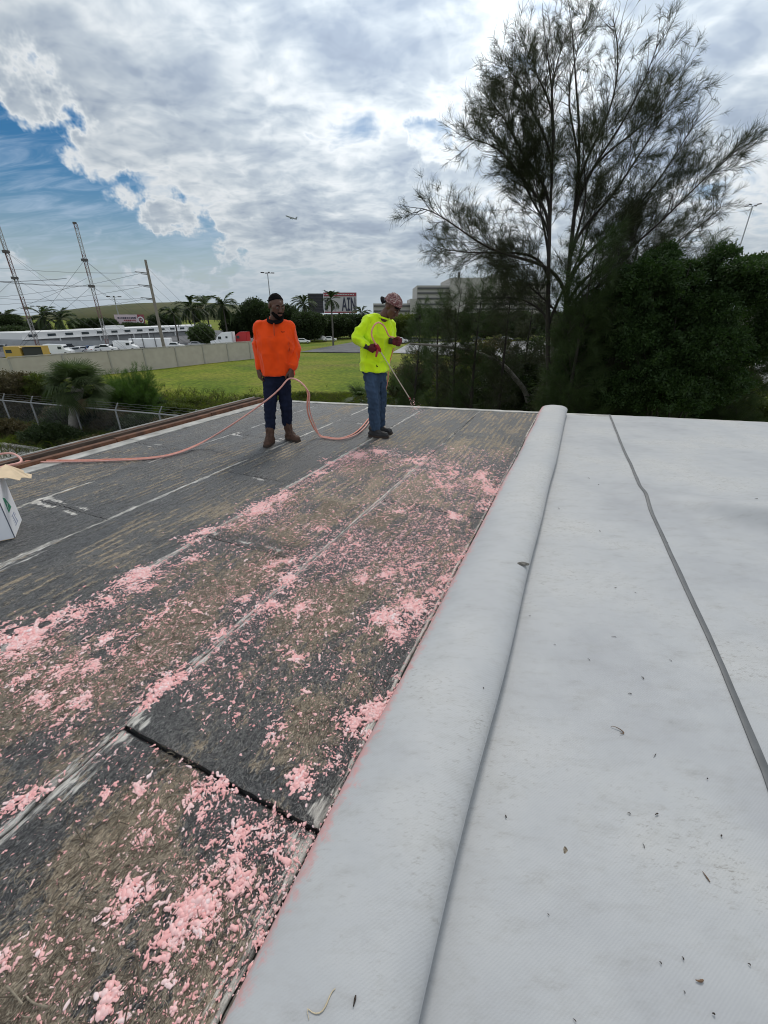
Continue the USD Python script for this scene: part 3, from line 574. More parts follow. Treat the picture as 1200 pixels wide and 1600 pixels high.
for (px, py), rad, dens in SPLASH:
    c = at(px, py, 0); e = at(px + rad, py, 0); r_m = np.linalg.norm((e - c)[:2])
    cu, cv = to_uv(c[0], c[1])
    area = math.pi * r_m * r_m
    n = int(dens * area * 12500)
    a, r = frng.uniform(0, 2 * np.pi, n), r_m * np.abs(frng.normal(0, 0.62, n))
    # splashes are ragged: keep what a patchy noise lets through
    u, v = cu + r * np.cos(a) * 1.15, cv + r * np.sin(a) * 0.9
    keep = (fbm(np.stack([u * 11, v * 11, 0 * u], -1), 3, 81) + frng.normal(0, .05, n) > 0.45) & ok_region(u, v)
    u, v, r = u[keep], v[keep], r[keep]
    size = np.minimum(0.0105, np.exp(frng.normal(math.log(0.0044), 0.52, len(u)))) * (1.25 - 0.4 * np.clip(r / r_m, 0, 1)) * (0.8 + 0.4 * min(dens, 1))
    add_blobs(u, v, size, np.where(frng.uniform(0, 1, len(u)) < .2, 8, frng.integers(0, 8, len(u))))
# thin overspray everywhere that has been sprayed
n = 230000
v = frng.uniform(-2.45, -0.43, n); u = frng.uniform(-0.9, 5.4, n)
edge_v = -2.33 + 0.10 * (fbm(np.stack([u * 1.5, 0 * u, 0 * u], -1), 3, 9) - .5) + 0.0 * u
dens = (0.17 + 2.3 * np.clip(fbm(np.stack([u * 1.9, v * 2.4, 0 * u], -1), 4, 82) - 0.47, 0, 1) + 0.9 * np.clip(fbm(np.stack([u * 7, v * 7, 0 * u], -1), 3, 83) - 0.52, 0, 1))
band = sum(w_ * np.exp(-((v - c_) / .10) ** 2) for c_, w_ in ((-2.27, .75), (-1.38, .40), (-.56, .55))) * np.clip((fbm(np.stack([u * 3, v * 4, 0 * u], -1), 3, 84) - .40) * 5, 0, 1)
dens = dens + band * np.clip((4.6 - u) / 1.0, .25, 1)
dens *= np.clip((v - edge_v) / 0.06 + .3, 0, 1) * np.clip((5.0 + 0.25 * (v + 1.4) - u) / 0.9, 0, 1) * np.where(u > 2.6, .75, 1.0)
dens *= np.where((u < 0.45) & (v < -1.05), 0.45, 1.0)
keep = (frng.uniform(0, 1, n) < dens) & ok_region(u, v)
u, v = u[keep], v[keep]
big = frng.uniform(0, 1, len(u)) < 0.20
size = np.where(big, np.exp(frng.normal(math.log(0.0040), 0.42, len(u))), np.exp(frng.normal(math.log(0.0021), 0.40, len(u))))
add_blobs(u, v, size, np.where(big, frng.integers(0, 6, len(u)), 8))
nblob = sum(len(x) for x in blob_i)
print('foam blobs', nblob)
scatter('pink_foam', blobs, np.vstack(blob_pos), np.vstack(blob_q), np.vstack(blob_s), np.concatenate(blob_i), None, 'splashes of pink spray foam adhesive spattered over the dark bare boards', 'foam', 'stuff')

# loose torn fibres standing off the nearest boards
def fibre_proto(k, w):
    r = np.random.default_rng(500 + k)
    t = np.linspace(-.5, .5, 5)
    bend = r.normal(0, .22)
    p = np.column_stack([t, bend * (0.25 - t * t) * 2, 0.10 * (1 - (2 * t) ** 2) + 0.02])
    nrm_ = np.array([0, 1, 0.0])
    vv = np.vstack([p - nrm_ * w / 2, p + nrm_ * w / 2, p + [0, 0, w * .5]])
    n = 5; f = []
    for i in range(n - 1):
        for a, b in ((0, 2 * n), (2 * n, n)):
            f += [(a + i, a + i + 1, b + i + 1), (a + i, b + i + 1, b + i)]
    return trimesh.Trimesh(vv, f, process=False)
fm1 = M('fibre_straw', (0.16, 0.135, 0.10), rough=0.85, var=0.35, scale=3, col2=(0.33, 0.285, 0.22))
fm2 = M('fibre_brown', (0.055, 0.045, 0.035), rough=0.85, var=0.35, scale=3, col2=(0.15, 0.115, 0.08))
fib_protos = [(fibre_proto(k, 0.055), fm1 if k < 3 else fm2, True) for k in range(6)]
n = 90000
u = -0.75 + 3.6 * frng.uniform(0, 1, n) ** 1.5; v = frng.uniform(-2.35, -0.43, n)
h, fib, wear = board_fields(u, v)
keep = (frng.uniform(0, 1, n) < np.clip((fib - 0.30) * 2.2, 0, 1) * np.clip(1.15 - wear * 2.5, 0, 1)) & ok_region(u, v)
u, v, h = u[keep], v[keep], h[keep]; n = len(u)
print('fibres', n)
ln = np.exp(frng.normal(math.log(0.020), 0.40, n))
scatter('torn_fibre', fib_protos, np.column_stack([u[:, None] * RU + v[:, None] * RV, h + 0.0008]), quat_z(frng.normal(math.radians(65.7), 0.9, n)), np.column_stack([ln, ln, ln * frng.uniform(.5, 1.6, n)]), frng.integers(0, 6, n), roof)

# ------------------------------------------------------------------ bits lying on the membrane
leafm = M('dry_leaf_dark', (0.035, 0.026, 0.02), rough=0.8, var=0.5, scale=60)
leafb = M('dry_leaf_brown', (0.14, 0.085, 0.05), rough=0.8, var=0.4, scale=60)
strawm = M('pale_straw', (0.50, 0.42, 0.29), rough=0.7, var=0.2, scale=40)
def on_membrane(px, py):
    z = 0.014
    for _ in range(4):
        p = at(px, py, z); uu, v_ = to_uv(p[0], p[1]); z = float(memb_h(np.array([uu]), np.array([v_]))[0]) + (0.004 if v_ > seam_v(uu) else 0)
    return np.array([p[0], p[1], z])
def roll_top(px, py):
    hit = None
    z = 0.16
    while z > 0.02:                                           # walk down the sight line until it meets the roll's skin
        p = at(px, py, z); uu, v_ = to_uv(p[0], p[1])
        k = int(np.clip((uu + 0.9) / 8.19 * 339, 0, 339)); col = R[:36, k]
        vs = col @ np.array([*RV, 0]); o = np.argsort(vs)
        if z <= np.interp(v_, vs[o], col[o, 2], left=0, right=0): hit = p; break
        z -= 0.001
    return hit if hit is not None else at(px, py, 0.1)
def curl(pts, w):
    p = np.asarray(pts, float); t = np.linspace(.25, 1, len(p)); t = np.minimum(t, t[::-1] * 1.6)
    return tube(p, w * np.clip(t, .2, 1), 5)
def debris(name, label, cat, pix, w, mat, lift=0.0, fn=on_membrane, group=None):
    pts = [fn(x, y) + [0, 0, w * 1.0 + lift * (i % 2)] for i, (x, y) in enumerate(pix)]
    if len(pts) > 2: pts = spline(pts, 14)
    else: pts = [pts[0] + (pts[1] - pts[0]) * t + [0, 0, 0.003 * math.sin(t * 3.1)] for t in np.linspace(0, 1, 6)]
    return obj(name, curl(pts, w), mat, None, True, label, None, cat, group)
debris('straw_stem', 'pale crooked straw stem lying on the near end of the roll', 'straw', [(483, 1594), (481, 1577), (489, 1583), (502, 1582), (510, 1570), (516, 1556), (524, 1545)], 0.0022, strawm, 0.001, roll_top)
debris('dark_seed_pod', 'small black pod lying right of the pale straw stem', 'seed pod', [(552, 1574), (554, 1565), (556, 1556)], 0.0036, leafm, 0, roll_top)
debris('bent_leaf', 'curled brown twig on the membrane halfway up the sheet', 'twig', [(954, 1136), (964, 1139), (974, 1145), (968, 1147)], 0.0030, leafb, .004)
debris('thin_twig', 'thin straight brown twig on the membrane near the right edge', 'twig', [(1097, 1362), (1102, 1369), (1109, 1379)], 0.0028, leafb)
debris('small_leaf_bit', 'dark leaf scrap low on the membrane at the right', 'leaf', [(1086, 1532), (1092, 1534), (1098, 1532)], 0.0042, leafb)
bits = [((1004, 1318), (1007, 1326)), ((1127, 1305), (1126, 1308)), ((789, 1274), (791, 1279)), ((918, 1029), (922, 1033)), ((1045, 1031), (1050, 1034)), ((1002, 1058), (1006, 1062)), ((981, 1084), (987, 1085)), ((1021, 1184), (1025, 1178)),
        ((1104, 1217), (1105, 1218)), ((1065, 1495), (1068, 1501)), ((1112, 1584), (1116, 1586)), ((855, 1428), (858, 1431)), ((980, 1271), (985, 1272)), ((1110, 1345), (1132, 1344)), ((865, 1007), (868, 1008)), ((1023, 1274), (1028, 1272)), ((934, 757), (936, 758)), ((919, 747), (921, 748)), ((991, 926), (994, 927)), ((960, 919), (963, 919)), ((955, 995), (963, 996)),
        ((1148, 802), (1182, 779)), ((1179, 779), (1184, 780)), ((872, 794), (874, 796)), ((936, 830), (938, 831)), ((1042, 848), (1044, 849)), ((826, 962), (829, 963)), ((1030, 1503), (1033, 1507)), ((1068, 1548), (1070, 1553)), ((1168, 1506), (1172, 1509)), ((895, 1592), (900, 1597)), ((755, 1074), (756, 1077))]
bits = [b for b in bits if b[0] != (1148, 802) and b[0] != (1110, 1345)]
BIT_LABELS = {(1004, 1318): 'dark sliver halfway between the curled twig and the lower right leaf scrap', (1127, 1305): 'tiny speck at the right edge above the straight twig', (789, 1274): 'lone dark sliver nearest the roll crease in the lower half', (918, 1029): 'dark dash high on the sheet above the curled twig and left', (1045, 1031): 'dark dash left of the grey seam above the twig level', (1002, 1058): 'upper of two specks above the right of the curled twig', (981, 1084): 'small speck just above the curled twig', (1021, 1184): 'grey speck below and right of the curled twig', (1104, 1217): 'small round black speck right of the curled twig towards the seam', (1065, 1495): 'dark sliver above left of the lower leaf scrap', (1112, 1584): 'round dark bit by the bottom edge right of centre', (855, 1428): 'speck in the bare lower left of the sheet', (980, 1271): 'small dash straight below the curled twig', (865, 1007): 'speck level with the upper sheet nearest the roll', (1023, 1274): 'faint dash below the curled twig and right', (934, 757): 'dark dot left of the seam bend', (919, 747): 'smaller dot left of the seam bend towards the roll', (991, 926): 'round dark bit left of the seam in the upper half', (960, 919): 'small dash left of the round dark bit near the upper seam', (955, 995): 'thin dash right of centre above the twig area', (1179, 779): 'dark oval spot on the fold at the far right', (872, 794): 'speck beside the upper roll crease', (936, 830): 'speck midway between roll and seam in the upper half', (1042, 848): 'speck right of the seam in the upper half', (826, 962): 'dash beside the roll crease below the crumpled grey leaf', (1030, 1503): 'speck left of the lower right dark sliver', (1068, 1548): 'speck left below the lower leaf scrap', (1168, 1506): 'dash at the right edge near the lower leaf scrap', (895, 1592): 'dash at the bottom edge left of centre', (755, 1074): 'x'}
for a, b in bits:
    if a == (755, 1074): debris('leaf_bit', 'tiny dark leaf bit on top of the membrane roll', 'leaf bit', [a, b], 0.002, leafm, fn=roll_top)
    else: debris('leaf_bit', BIT_LABELS[a], 'leaf bit', [a, b], 0.0016 + 0.0008 * ((a[0] + a[1]) % 3), leafm, group='dark leaf bits scattered on the membrane')
# crushed leaf stuck on the roll
rp0 = roll_top(816, 882)
lf = trimesh.creation.icosphere(2, 1.0); lf.apply_scale((0.045, 0.020, 0.006)); lf.vertices += (fbm(lf.vertices * 60, 3, 2)[:, None] - .5) * 0.012 * lf.vertex_normals
lf.apply_translation(rp0 + [0, 0, .004])
obj('crushed_leaf', lf, M('grey_leaf', (0.10, 0.095, 0.085), rough=.8, var=.6, scale=80), None, True, 'grey crumpled leaf stuck on the middle of the roll', None, 'leaf')

# ------------------------------------------------------------------ people
def chain(joints, bones, seg=20):
    """joints {name: (xyz, r)}; bones list of pairs -> one Manifold of hulls"""
    parts = []
    for a, b in bones:
        (p, r), (q, s) = joints[a], joints[b]
        parts.append(Manifold.batch_hull([Manifold.sphere(r, seg).translate(tuple(map(float, p))), Manifold.sphere(s, seg).translate(tuple(map(float, q)))]))
    return Manifold.batch_boolean(parts, m3.OpType.Add)
def hull_of(balls, seg=20):
    return Manifold.batch_hull([Manifold.sphere(r, seg).translate(tuple(map(float, p))) for p, r in balls])
def ell(c, rx, ry, rz, seg=24):
    return Manifold.sphere(1.0, seg).scale((rx, ry, rz)).translate(tuple(map(float, c)))
def finish(m, length=0.02, it=8, fold=0.0, fscale=(9, 9, 14), seed=0):
    mm = m.refine_to_length(length).to_mesh()
    t = trimesh.Trimesh(mm.vert_properties[:, :3].astype(float), mm.tri_verts, process=True)
    trimesh.smoothing.filter_taubin(t, lamb=0.5, nu=0.53, iterations=it)
    if fold:
        v = t.vertices
        f = fbm(v * np.array(fscale) + seed * 7, 3, seed) - 0.5
        ridge = 2.2 * np.clip(1 - np.abs(fbm((v + 0.12 * v[:, [2, 0, 1]]) * np.array(fscale) * 1.15 + seed * 3, 2, seed + 4) - 0.5) * 7, 0, 1) ** 1.5
        t.vertices = v + t.vertex_normals * (fold * (f * 1.6 + 0.8 * (ridge - .5)))[:, None]
    return t
def hand(wrist, d, palm_n, side, curl=0.6, s=1.0, r_extra=0.0):
    """a hand: palm, four unequal bent fingers and a thumb. d = direction of the fingers, palm_n = the way the palm faces, side = +1/-1 for the thumb"""
    d = np.array(d, float); d /= np.linalg.norm(d)
    pn = np.array(palm_n, float); pn -= d * pn.dot(d); pn /= np.linalg.norm(pn)
    w = np.cross(d, pn) * side
    wrist = np.array(wrist, float)
    e = r_extra
    parts = [hull_of([(wrist, .026 * s + e), (wrist + d * .03 * s + w * .02 * s, .020 * s + e), (wrist + d * .03 * s - w * .018 * s, .018 * s + e), (wrist + d * .085 * s + w * .030 * s, .0135 * s + e), (wrist + d * .08 * s - w * .028 * s, .0125 * s + e)], 14)]
    for k, (off, ln, r) in enumerate([(.030, .072, .0095), (.011, .080, .0098), (-.009, .074, .0093), (-.027, .058, .0082)]):
        p = wrist + (d * (.088 - .004 * k) + w * off) * s
        a = 0.12
        balls = [(p, r * 1.05)]
        for j, fr in enumerate((.45, .32, .25)):
            a += curl * (0.55, 0.9, 0.6)[j]
            p = p + (d * math.cos(a) + pn * math.sin(a)) * ln * fr * s
            balls.append((p, r * (1.0 - .08 * j)))
        for (p0, r0), (p1, r1) in zip(balls[:-1], balls[1:]):
            parts.append(hull_of([(p0, r0 * s + e), (p1, r1 * s + e)], 12))
    b0 = wrist + (d * .025 + w * .026) * s
    b1 = b0 + (d * .030 + w * .022 + pn * .012) * s
    b2 = b1 + (d * .030 + w * .002 + pn * (.010 + .014 * curl)) * s
    b3 = b2 + (d * .022 - w * .010 * curl + pn * .012) * s
    for (p0, r0), (p1, r1) in zip([(b0, .015), (b1, .0125), (b2, .011)], [(b1, .0125), (b2, .011), (b3, .009)]):
        parts.append(hull_of([(p0, r0 * s + e), (p1, r1 * s + e)], 12))
    return Manifold.batch_boolean(parts, m3.OpType.Add)
def rot(yaw, pitch, roll=0.0):
    R_ = trimesh.transformations.euler_matrix(pitch, roll, yaw, 'sxyz')[:3, :3]
    return R_
def head_parts(centre, Rm, neck, neck_r, beard=True):
    """head facing local -y. Returns (skin Manifold, dict of (mesh, kind))"""
    C = np.array(centre, float)
    W = lambda p: C + Rm @ np.array(p, float)
    def ellw(c, rx, ry, rz, seg=22):
        m = np.eye(4); m[:3, :3] = Rm; m[:3, 3] = W(c)
        return Manifold.sphere(1.0, seg).scale((rx, ry, rz)).transform(m[:3])
    B = lambda p, r: (W(p), r)
    skin = [ellw((0, .012, .030), .076, .096, .090), hull_of([B((-.046, -.045, .0), .030), B((.046, -.045, 0), .030), B((0, -.066, .045), .030), B((-.040, -.035, -.055), .026), B((.040, -.035, -.055), .026), B((0, -.066, -.090), .023), B((0, -.02, 0), .06)]),
            hull_of([B((0, -.097, .022), .007), B((0, -.113, -.022), .011), B((-.013, -.099, -.028), .0085), B((.013, -.099, -.028), .0085)], 12),   # nose
            hull_of([B((-.034, -.082, .030), .010), B((.034, -.082, .030), .010), B((0, -.092, .030), .009)], 12),                              # brow
            hull_of([B((-.020, -.089, -.058), .0065), B((.020, -.089, -.058), .0065), B((0, -.096, -.054), .0065)], 10),                         # upper lip
            hull_of([B((-.016, -.089, -.069), .0065), B((.016, -.089, -.069), .0065), B((0, -.094, -.069), .007)], 10),
            ellw((-.079, .012, .000), .010, .019, .030, 14), ellw((.079, .012, .0), .010, .019, .030, 14),
            hull_of([(W((0, .015, -.045)), neck_r * 1.0), (np.array(neck, float), neck_r * 1.12)])]
    x = {}
    def eye(sx): 
        m = trimesh.creation.icosphere(2, .0100); m.apply_scale((1.15, 1, .62)); m.apply_translation((sx * .031, -.0838, .006)); return m
    def tr(m):
        m = m.copy(); m.vertices = m.vertices @ Rm.T + C; return m
    x['eyes'] = [tr(eye(-1)), tr(eye(1))]
    x['pupils'] = []
    for sx in (-1, 1):
        m = trimesh.creation.icosphere(1, .0055); m.apply_scale((1, .5, 1)); m.apply_translation((sx * .031, -.0935, .003)); x['pupils'].append(tr(m))
    x['brows'] = [tr(tube([(sx * .014, -.098, .030), (sx * .032, -.094, .036), (sx * .048, -.080, .030)], [.0035, .0045, .002], 6)) for sx in (-1, 1)]
    # short hair: shell above a hairline
    sh = Manifold.sphere(1.0, 40).scale((.0795, .0995, .0935)).translate((0, .0135, .0305))
    cut = hull_of([((-.2, -.070, .093), .001), ((.2, -.070, .093), .001), ((-.2, -.042, .060), .001), ((.2, -.042, .060), .001), ((-.2, -.012, -.02), .001), ((.2, -.012, -.02), .001), ((-.2, .2, -.06), .001), ((.2, .2, -.06), .001), ((-.2, -.3, .09), .001), ((.2, -.3, .09), .001), ((-.2, .2, -.3), .001), ((.2, .2, -.3), .001), ((.2, -.3, -.3), .001), ((-.2, -.3, -.3), .001)], 6)
    hm = finish(sh - cut, .012, 4, .003, (60, 60, 60), 3)
    x['hair'] = tr(hm)
    bd = Manifold.batch_boolean([hull_of([((-.048, -.037, -.060), .0275), ((.048, -.037, -.060), .0275), ((0, -.068, -.095), .0255), ((-.03, -.064, -.083), .024), ((.03, -.064, -.083), .024)]), hull_of([((-.026, -.092, -.046), .004), ((.026, -.092, -.046), .004), ((0, -.101, -.043), .004)], 8)], m3.OpType.Add)
    mouth = Manifold.sphere(1.0, 20).scale((.026, .03, .0155)).translate((0, -.1, -.063))
    x['beard'] = tr(finish(bd - mouth, .012, 3, .003, (70, 70, 70), 5))
    x['lips'] = tr(trimesh.convex.convex_hull(np.vstack([trimesh.creation.icosphere(1, r).vertices + p for p, r in [((-.021, -.0895, -.063), .0055), ((.021, -.0895, -.063), .0055), ((0, -.0975, -.060), .0065), ((0, -.0965, -.068), .0065)]])))
    return Manifold.batch_boolean(skin, m3.OpType.Add), x
def boot(p_heel, p_toe, h, r=0.044, sole=True):
    """ankle boot from the heel to the toe with shaft height h; returns upper and sole"""
    a, b = np.array(p_heel, float), np.array(p_toe, float); d = (b - a) / np.linalg.norm(b - a)
    w = np.array([-d[1], d[0], 0]); up = np.array([0, 0, 1.0])
    L_ = np.linalg.norm(b - a)
    upper = [hull_of([(a + up * .048 + d * .035, .040), (a + up * .045 + d * .10, .043), (b + up * .040 - d * .05, .040), (b + up * .040 - d * .05 + w * .012, .036), (b + up * .034 - d * .038, .032)]),
             hull_of([(a + up * .05 + d * .045, .043), (a + up * .10 + d * .075, .049), (a + up * .055 + d * .15, .040)]),
             hull_of([(a + up * .10 + d * .065, .047), (a + up * h + d * .055, .052)])]
    up_m = Manifold.batch_boolean(upper, m3.OpType.Add)
    pts = []
    for t, ww in ((0.0, .018), (.02, .033), (.08, .036), (.14, .038), (.20, .047), (.25, .044), (.285, .024)):
        s_ = t / .285 * L_
        for k in (-1, 1):
            pts.append(a + d * s_ + w * k * ww)
    pts = np.array(pts); lo, hi = pts.copy(), pts.copy(); lo[:, 2] = a[2] + .001; hi[:, 2] = a[2] + .027
    so = trimesh.convex.convex_hull(np.vstack([lo, hi]))
    return up_m, so
def slab_cut(m, z, above=True):
    return m.trim_by_plane((0, 0, 1.0) if above else (0, 0, -1.0), z if above else -z)

skin1 = M('skin_deep_brown', (0.082, 0.039, 0.026), rough=0.5, var=0.10, scale=20, spec=0.35)
skin2 = M('skin_brown', (0.095, 0.045, 0.030), rough=0.5, var=0.12, scale=20, spec=0.35)
hairm = M('black_hair', (0.006, 0.0055, 0.0055), rough=0.95, var=0.3, spec=0.05, scale=90, bump=0.6, bscale=260, bdist=.003)
eyem = M('eye_white', (0.20, 0.17, 0.15), rough=0.3, var=0.03)
pupm = M('eye_dark', (0.012, 0.01, 0.009), rough=0.2, var=0.02)
lipm = M('lips', (0.15, 0.065, 0.05), rough=0.45, var=0.05)
orangem = M('orange_jersey', (0.74, 0.062, 0.005), spec=0.12, rough=0.9, var=0.07, scale=9, bump=0.25, bscale=55, bdist=.006, sheen=0.15)
limem = M('lime_jersey', (0.56, 0.80, 0.012), spec=0.15, rough=0.9, var=0.06, scale=9, bump=0.25, bscale=55, bdist=.006, sheen=0.15)
collarm = M('black_collar', (0.007, 0.007, 0.008), rough=0.95, var=0.2, spec=0.08)
jean1 = M('dark_denim', (0.010, 0.014, 0.032), spec=0.15, rough=0.95, var=0.3, scale=12, bump=0.3, bscale=70, bdist=.004)
jean2 = M('blue_denim', (0.035, 0.058, 0.098), spec=0.15, rough=0.95, var=0.35, scale=7, bump=0.3, bscale=70, bdist=.004, stretch=(1, 1, .4))
bootm = M('brown_boot_leather', (0.065, 0.032, 0.020), rough=0.7, var=0.3, scale=22, bump=0.2, bscale=80, bdist=.003)
solem = M('boot_sole', (0.035, 0.024, 0.018), rough=0.8, var=0.2)
shoem = M('black_shoe', (0.018, 0.018, 0.02), rough=0.6, var=0.3, scale=20)
glovem = M('maroon_glove', (0.10, 0.010, 0.016), rough=0.75, var=0.3, scale=30, bump=.3, bscale=120, bdist=.003)
glovedark = M('black_glove_palm', (0.018, 0.012, 0.014), rough=0.7, var=0.3, scale=30)
capm = usdkit.material(stage, '/World/Looks/patterned_cap', {'t': ('texture_coordinate', {}), 'v': ('noise_texture', {'scale': 42.0, 'detail': 2.0, 'distortion': 1.5}),
    'r': ('rgb_ramp', {'interpolate': False, 'ramp': [(0.0, (0.10, 0.028, 0.030)), (0.46, (0.17, 0.075, 0.07)), (0.56, (0.36, 0.27, 0.25)), (0.66, (0.06, 0.02, 0.022))]}), 'p': ('principled_bsdf', {'roughness': 0.85})},
    [('t.object', 'v.vector'), ('v.fac', 'r.fac'), ('r.color', 'p.base_color')], surface='p.BSDF')

def rel_to(base, mesh):
    mesh = mesh.copy(); mesh.vertices = mesh.vertices - np.array(base); return mesh

# --- the man in orange, holding the hose
B1 = np.array([-1.33, 5.15, 0.0])
man1 = thing('person', 'person in bright orange long sleeve shirt and dark jeans, looking down, holding the hose', 'person', B1)
J = {k: (np.array(p, float), r) for k, (p, r) in {
    'pel': ((-1.287, 5.18, .90), .09), 'pelL': ((-1.345, 5.17, .86), .075), 'pelR': ((-1.215, 5.19, .86), .075), 'belly': ((-1.265, 5.17, 1.08), .09), 'chest': ((-1.245, 5.19, 1.26), .080), 'neck': ((-1.225, 5.18, 1.42), .046),
    'shL': ((-1.400, 5.185, 1.320), .048), 'shR': ((-1.085, 5.195, 1.320), .048), 'elL': ((-1.468, 5.21, 1.105), .044), 'elR': ((-1.045, 5.22, 1.105), .044), 'wrL': ((-1.473, 5.13, .885), .027), 'wrR': ((-1.080, 5.09, .895), .027),
    'knL': ((-1.388, 5.125, .465), .046), 'knR': ((-1.212, 5.21, .475), .046), 'anL': ((-1.415, 5.11, .10), .038), 'anR': ((-1.238, 5.29, .10), .038), 'toL': ((-1.437, 5.01, .045), .024), 'toR': ((-1.13, 5.215, .045), .024)}.items()}
R1 = rot(math.radians(14.5 + 24), math.radians(17))
hsk, hx_ = head_parts((-1.187, 5.125, 1.555), R1, (-1.228, 5.175, 1.40), .056)
handL = hand((-1.473, 5.125, .885), (.10, -.12, -1), (.6, .5, 0), 1, 0.55, .98)
handR = hand((-1.080, 5.085, .895), (-.05, -.18, -1), (-.7, .45, 0), -1, 0.95, .98)
bones = [('pel', 'pelL'), ('pel', 'pelR'), ('pel', 'belly'), ('belly', 'chest'), ('chest', 'neck'), ('chest', 'shL'), ('chest', 'shR'), ('shL', 'elL'), ('shR', 'elR'), ('elL', 'wrL'), ('elR', 'wrR'), ('pelL', 'knL'), ('pelR', 'knR'), ('knL', 'anL'), ('knR', 'anR'), ('anL', 'toL'), ('anR', 'toR')]
body = Manifold.batch_boolean([chain(J, bones), hsk, handL, handR], m3.OpType.Add)
obj('body', rel_to(B1, finish(body, .011, 4)), skin1, man1, True)
for nm, m, mt in [('hair', hx_['hair'], hairm), ('beard', hx_['beard'], hairm), ('lips', hx_['lips'], lipm)] + [('eyebrow', b, hairm) for b in hx_['brows']] + [('eye', e, eyem) for e in hx_['eyes']] + [('pupil', e, pupm) for e in hx_['pupils']]:
    obj(nm, rel_to(B1, m), mt, man1, True)
torso = hull_of([((-1.412, 5.18, 1.332), .064), ((-1.072, 5.19, 1.332), .064), ((-1.275, 5.18, 1.398), .048), ((-1.180, 5.18, 1.398), .048), ((-1.345, 5.15, 1.20), .105), ((-1.140, 5.15, 1.20), .105), ((-1.345, 5.21, 1.22), .09), ((-1.14, 5.21, 1.22), .09)])
torso2 = hull_of([((-1.345, 5.155, 1.20), .110), ((-1.140, 5.155, 1.20), .110), ((-1.352, 5.155, .96), .108), ((-1.165, 5.16, .96), .108), ((-1.347, 5.20, .96), .10), ((-1.175, 5.20, .96), .10)])
torso3 = hull_of([((-1.352, 5.155, .97), .109), ((-1.165, 5.16, .97), .109), ((-1.350, 5.165, .78), .112), ((-1.19, 5.17, .78), .112)])
torso3 = slab_cut(torso3, .825)
slL = Manifold.batch_boolean([hull_of([((-1.408, 5.18, 1.328), .072), ((-1.462, 5.21, 1.12), .069)]), hull_of([((-1.462, 5.21, 1.12), .069), ((-1.468, 5.145, .935), .053)]), hull_of([((-1.468, 5.145, .935), .053), ((-1.470, 5.137, .905), .041)])], m3.OpType.Add)
slR = Manifold.batch_boolean([hull_of([((-1.076, 5.19, 1.328), .072), ((-1.048, 5.22, 1.12), .069)]), hull_of([((-1.048, 5.22, 1.12), .069), ((-1.070, 5.11, .945), .053)]), hull_of([((-1.070, 5.11, .945), .053), ((-1.077, 5.10, .915), .041)])], m3.OpType.Add)
obj('shirt', rel_to(B1, finish(Manifold.batch_boolean([torso, torso2, torso3, slL, slR], m3.OpType.Add), .016, 6, .011, (7, 7, 3.2), 2)), orangem, man1, True)
ring = []
for k in range(33):
    a = 2 * math.pi * k / 32
    ring.append((-1.222 + .080 * math.cos(a), 5.158 + .074 * math.sin(a) - .006, 1.412 + .020 * math.sin(a) + .004 * math.cos(a * 2)))
obj('collar', rel_to(B1, cat_([tube(ring, .016, 8, False), tube([np.array(p) + [0, 0, .018] for p in ring], .010, 8, False)])), collarm, man1, True)
obj('placket', rel_to(B1, tube([(-1.222, 5.066, 1.385), (-1.222, 5.045, 1.34), (-1.222, 5.035, 1.26)], [.007, .008, .006], 6)), M('dark_orange_trim', (0.42, 0.045, 0.006), rough=.8), man1, True)
obj('chest_emblem', rel_to(B1, tube([(-1.145, 5.043, 1.302), (-1.135, 5.042, 1.294), (-1.125, 5.042, 1.298), (-1.115, 5.042, 1.296), (-1.105, 5.044, 1.299)], .0035, 5)), collarm, man1, True)
tl = Manifold.batch_boolean([hull_of([((-1.290, 5.18, .90), .118), ((-1.345, 5.17, .84), .104), ((-1.215, 5.19, .84), .104), ((-1.330, 5.175, .74), .092), ((-1.225, 5.19, .74), .092)]), hull_of([((-1.343, 5.17, .80), .098), ((-1.385, 5.125, .47), .072)]), hull_of([((-1.217, 5.185, .80), .098), ((-1.212, 5.21, .48), .072)]),
     hull_of([((-1.385, 5.125, .47), .072), ((-1.412, 5.115, .215), .060)]), hull_of([((-1.212, 5.21, .48), .072), ((-1.237, 5.285, .22), .060)])], m3.OpType.Add)
obj('jeans', rel_to(B1, finish(tl, .016, 7, .006, (12, 12, 14), 6)), jean1, man1, True)
for (h_, t_) in [((-1.405, 5.145, 0), (-1.452, 4.925, 0)), ((-1.275, 5.305, 0), (-1.075, 5.165, 0))]:
    u_, s_ = boot(h_, t_, .19)
    b_ = obj('boot', rel_to(B1, finish(u_, .012, 5, .004, (30, 30, 30), 8)), bootm, man1, True)
    obj('sole', rel_to(B1, s_), solem, b_)
    d_ = np.array(t_) - np.array(h_); d_ /= np.linalg.norm(d_); w_ = np.array([-d_[1], d_[0], 0])
    lace = [np.array(h_) + d_ * (.150 - .021 * k) + np.array([0, 0, .096 + .022 * k]) + w_ * (.02 * (-1) ** k) for k in range(5)]
    obj('lace', rel_to(B1, tube(lace, .0035, 5)), solem, b_)

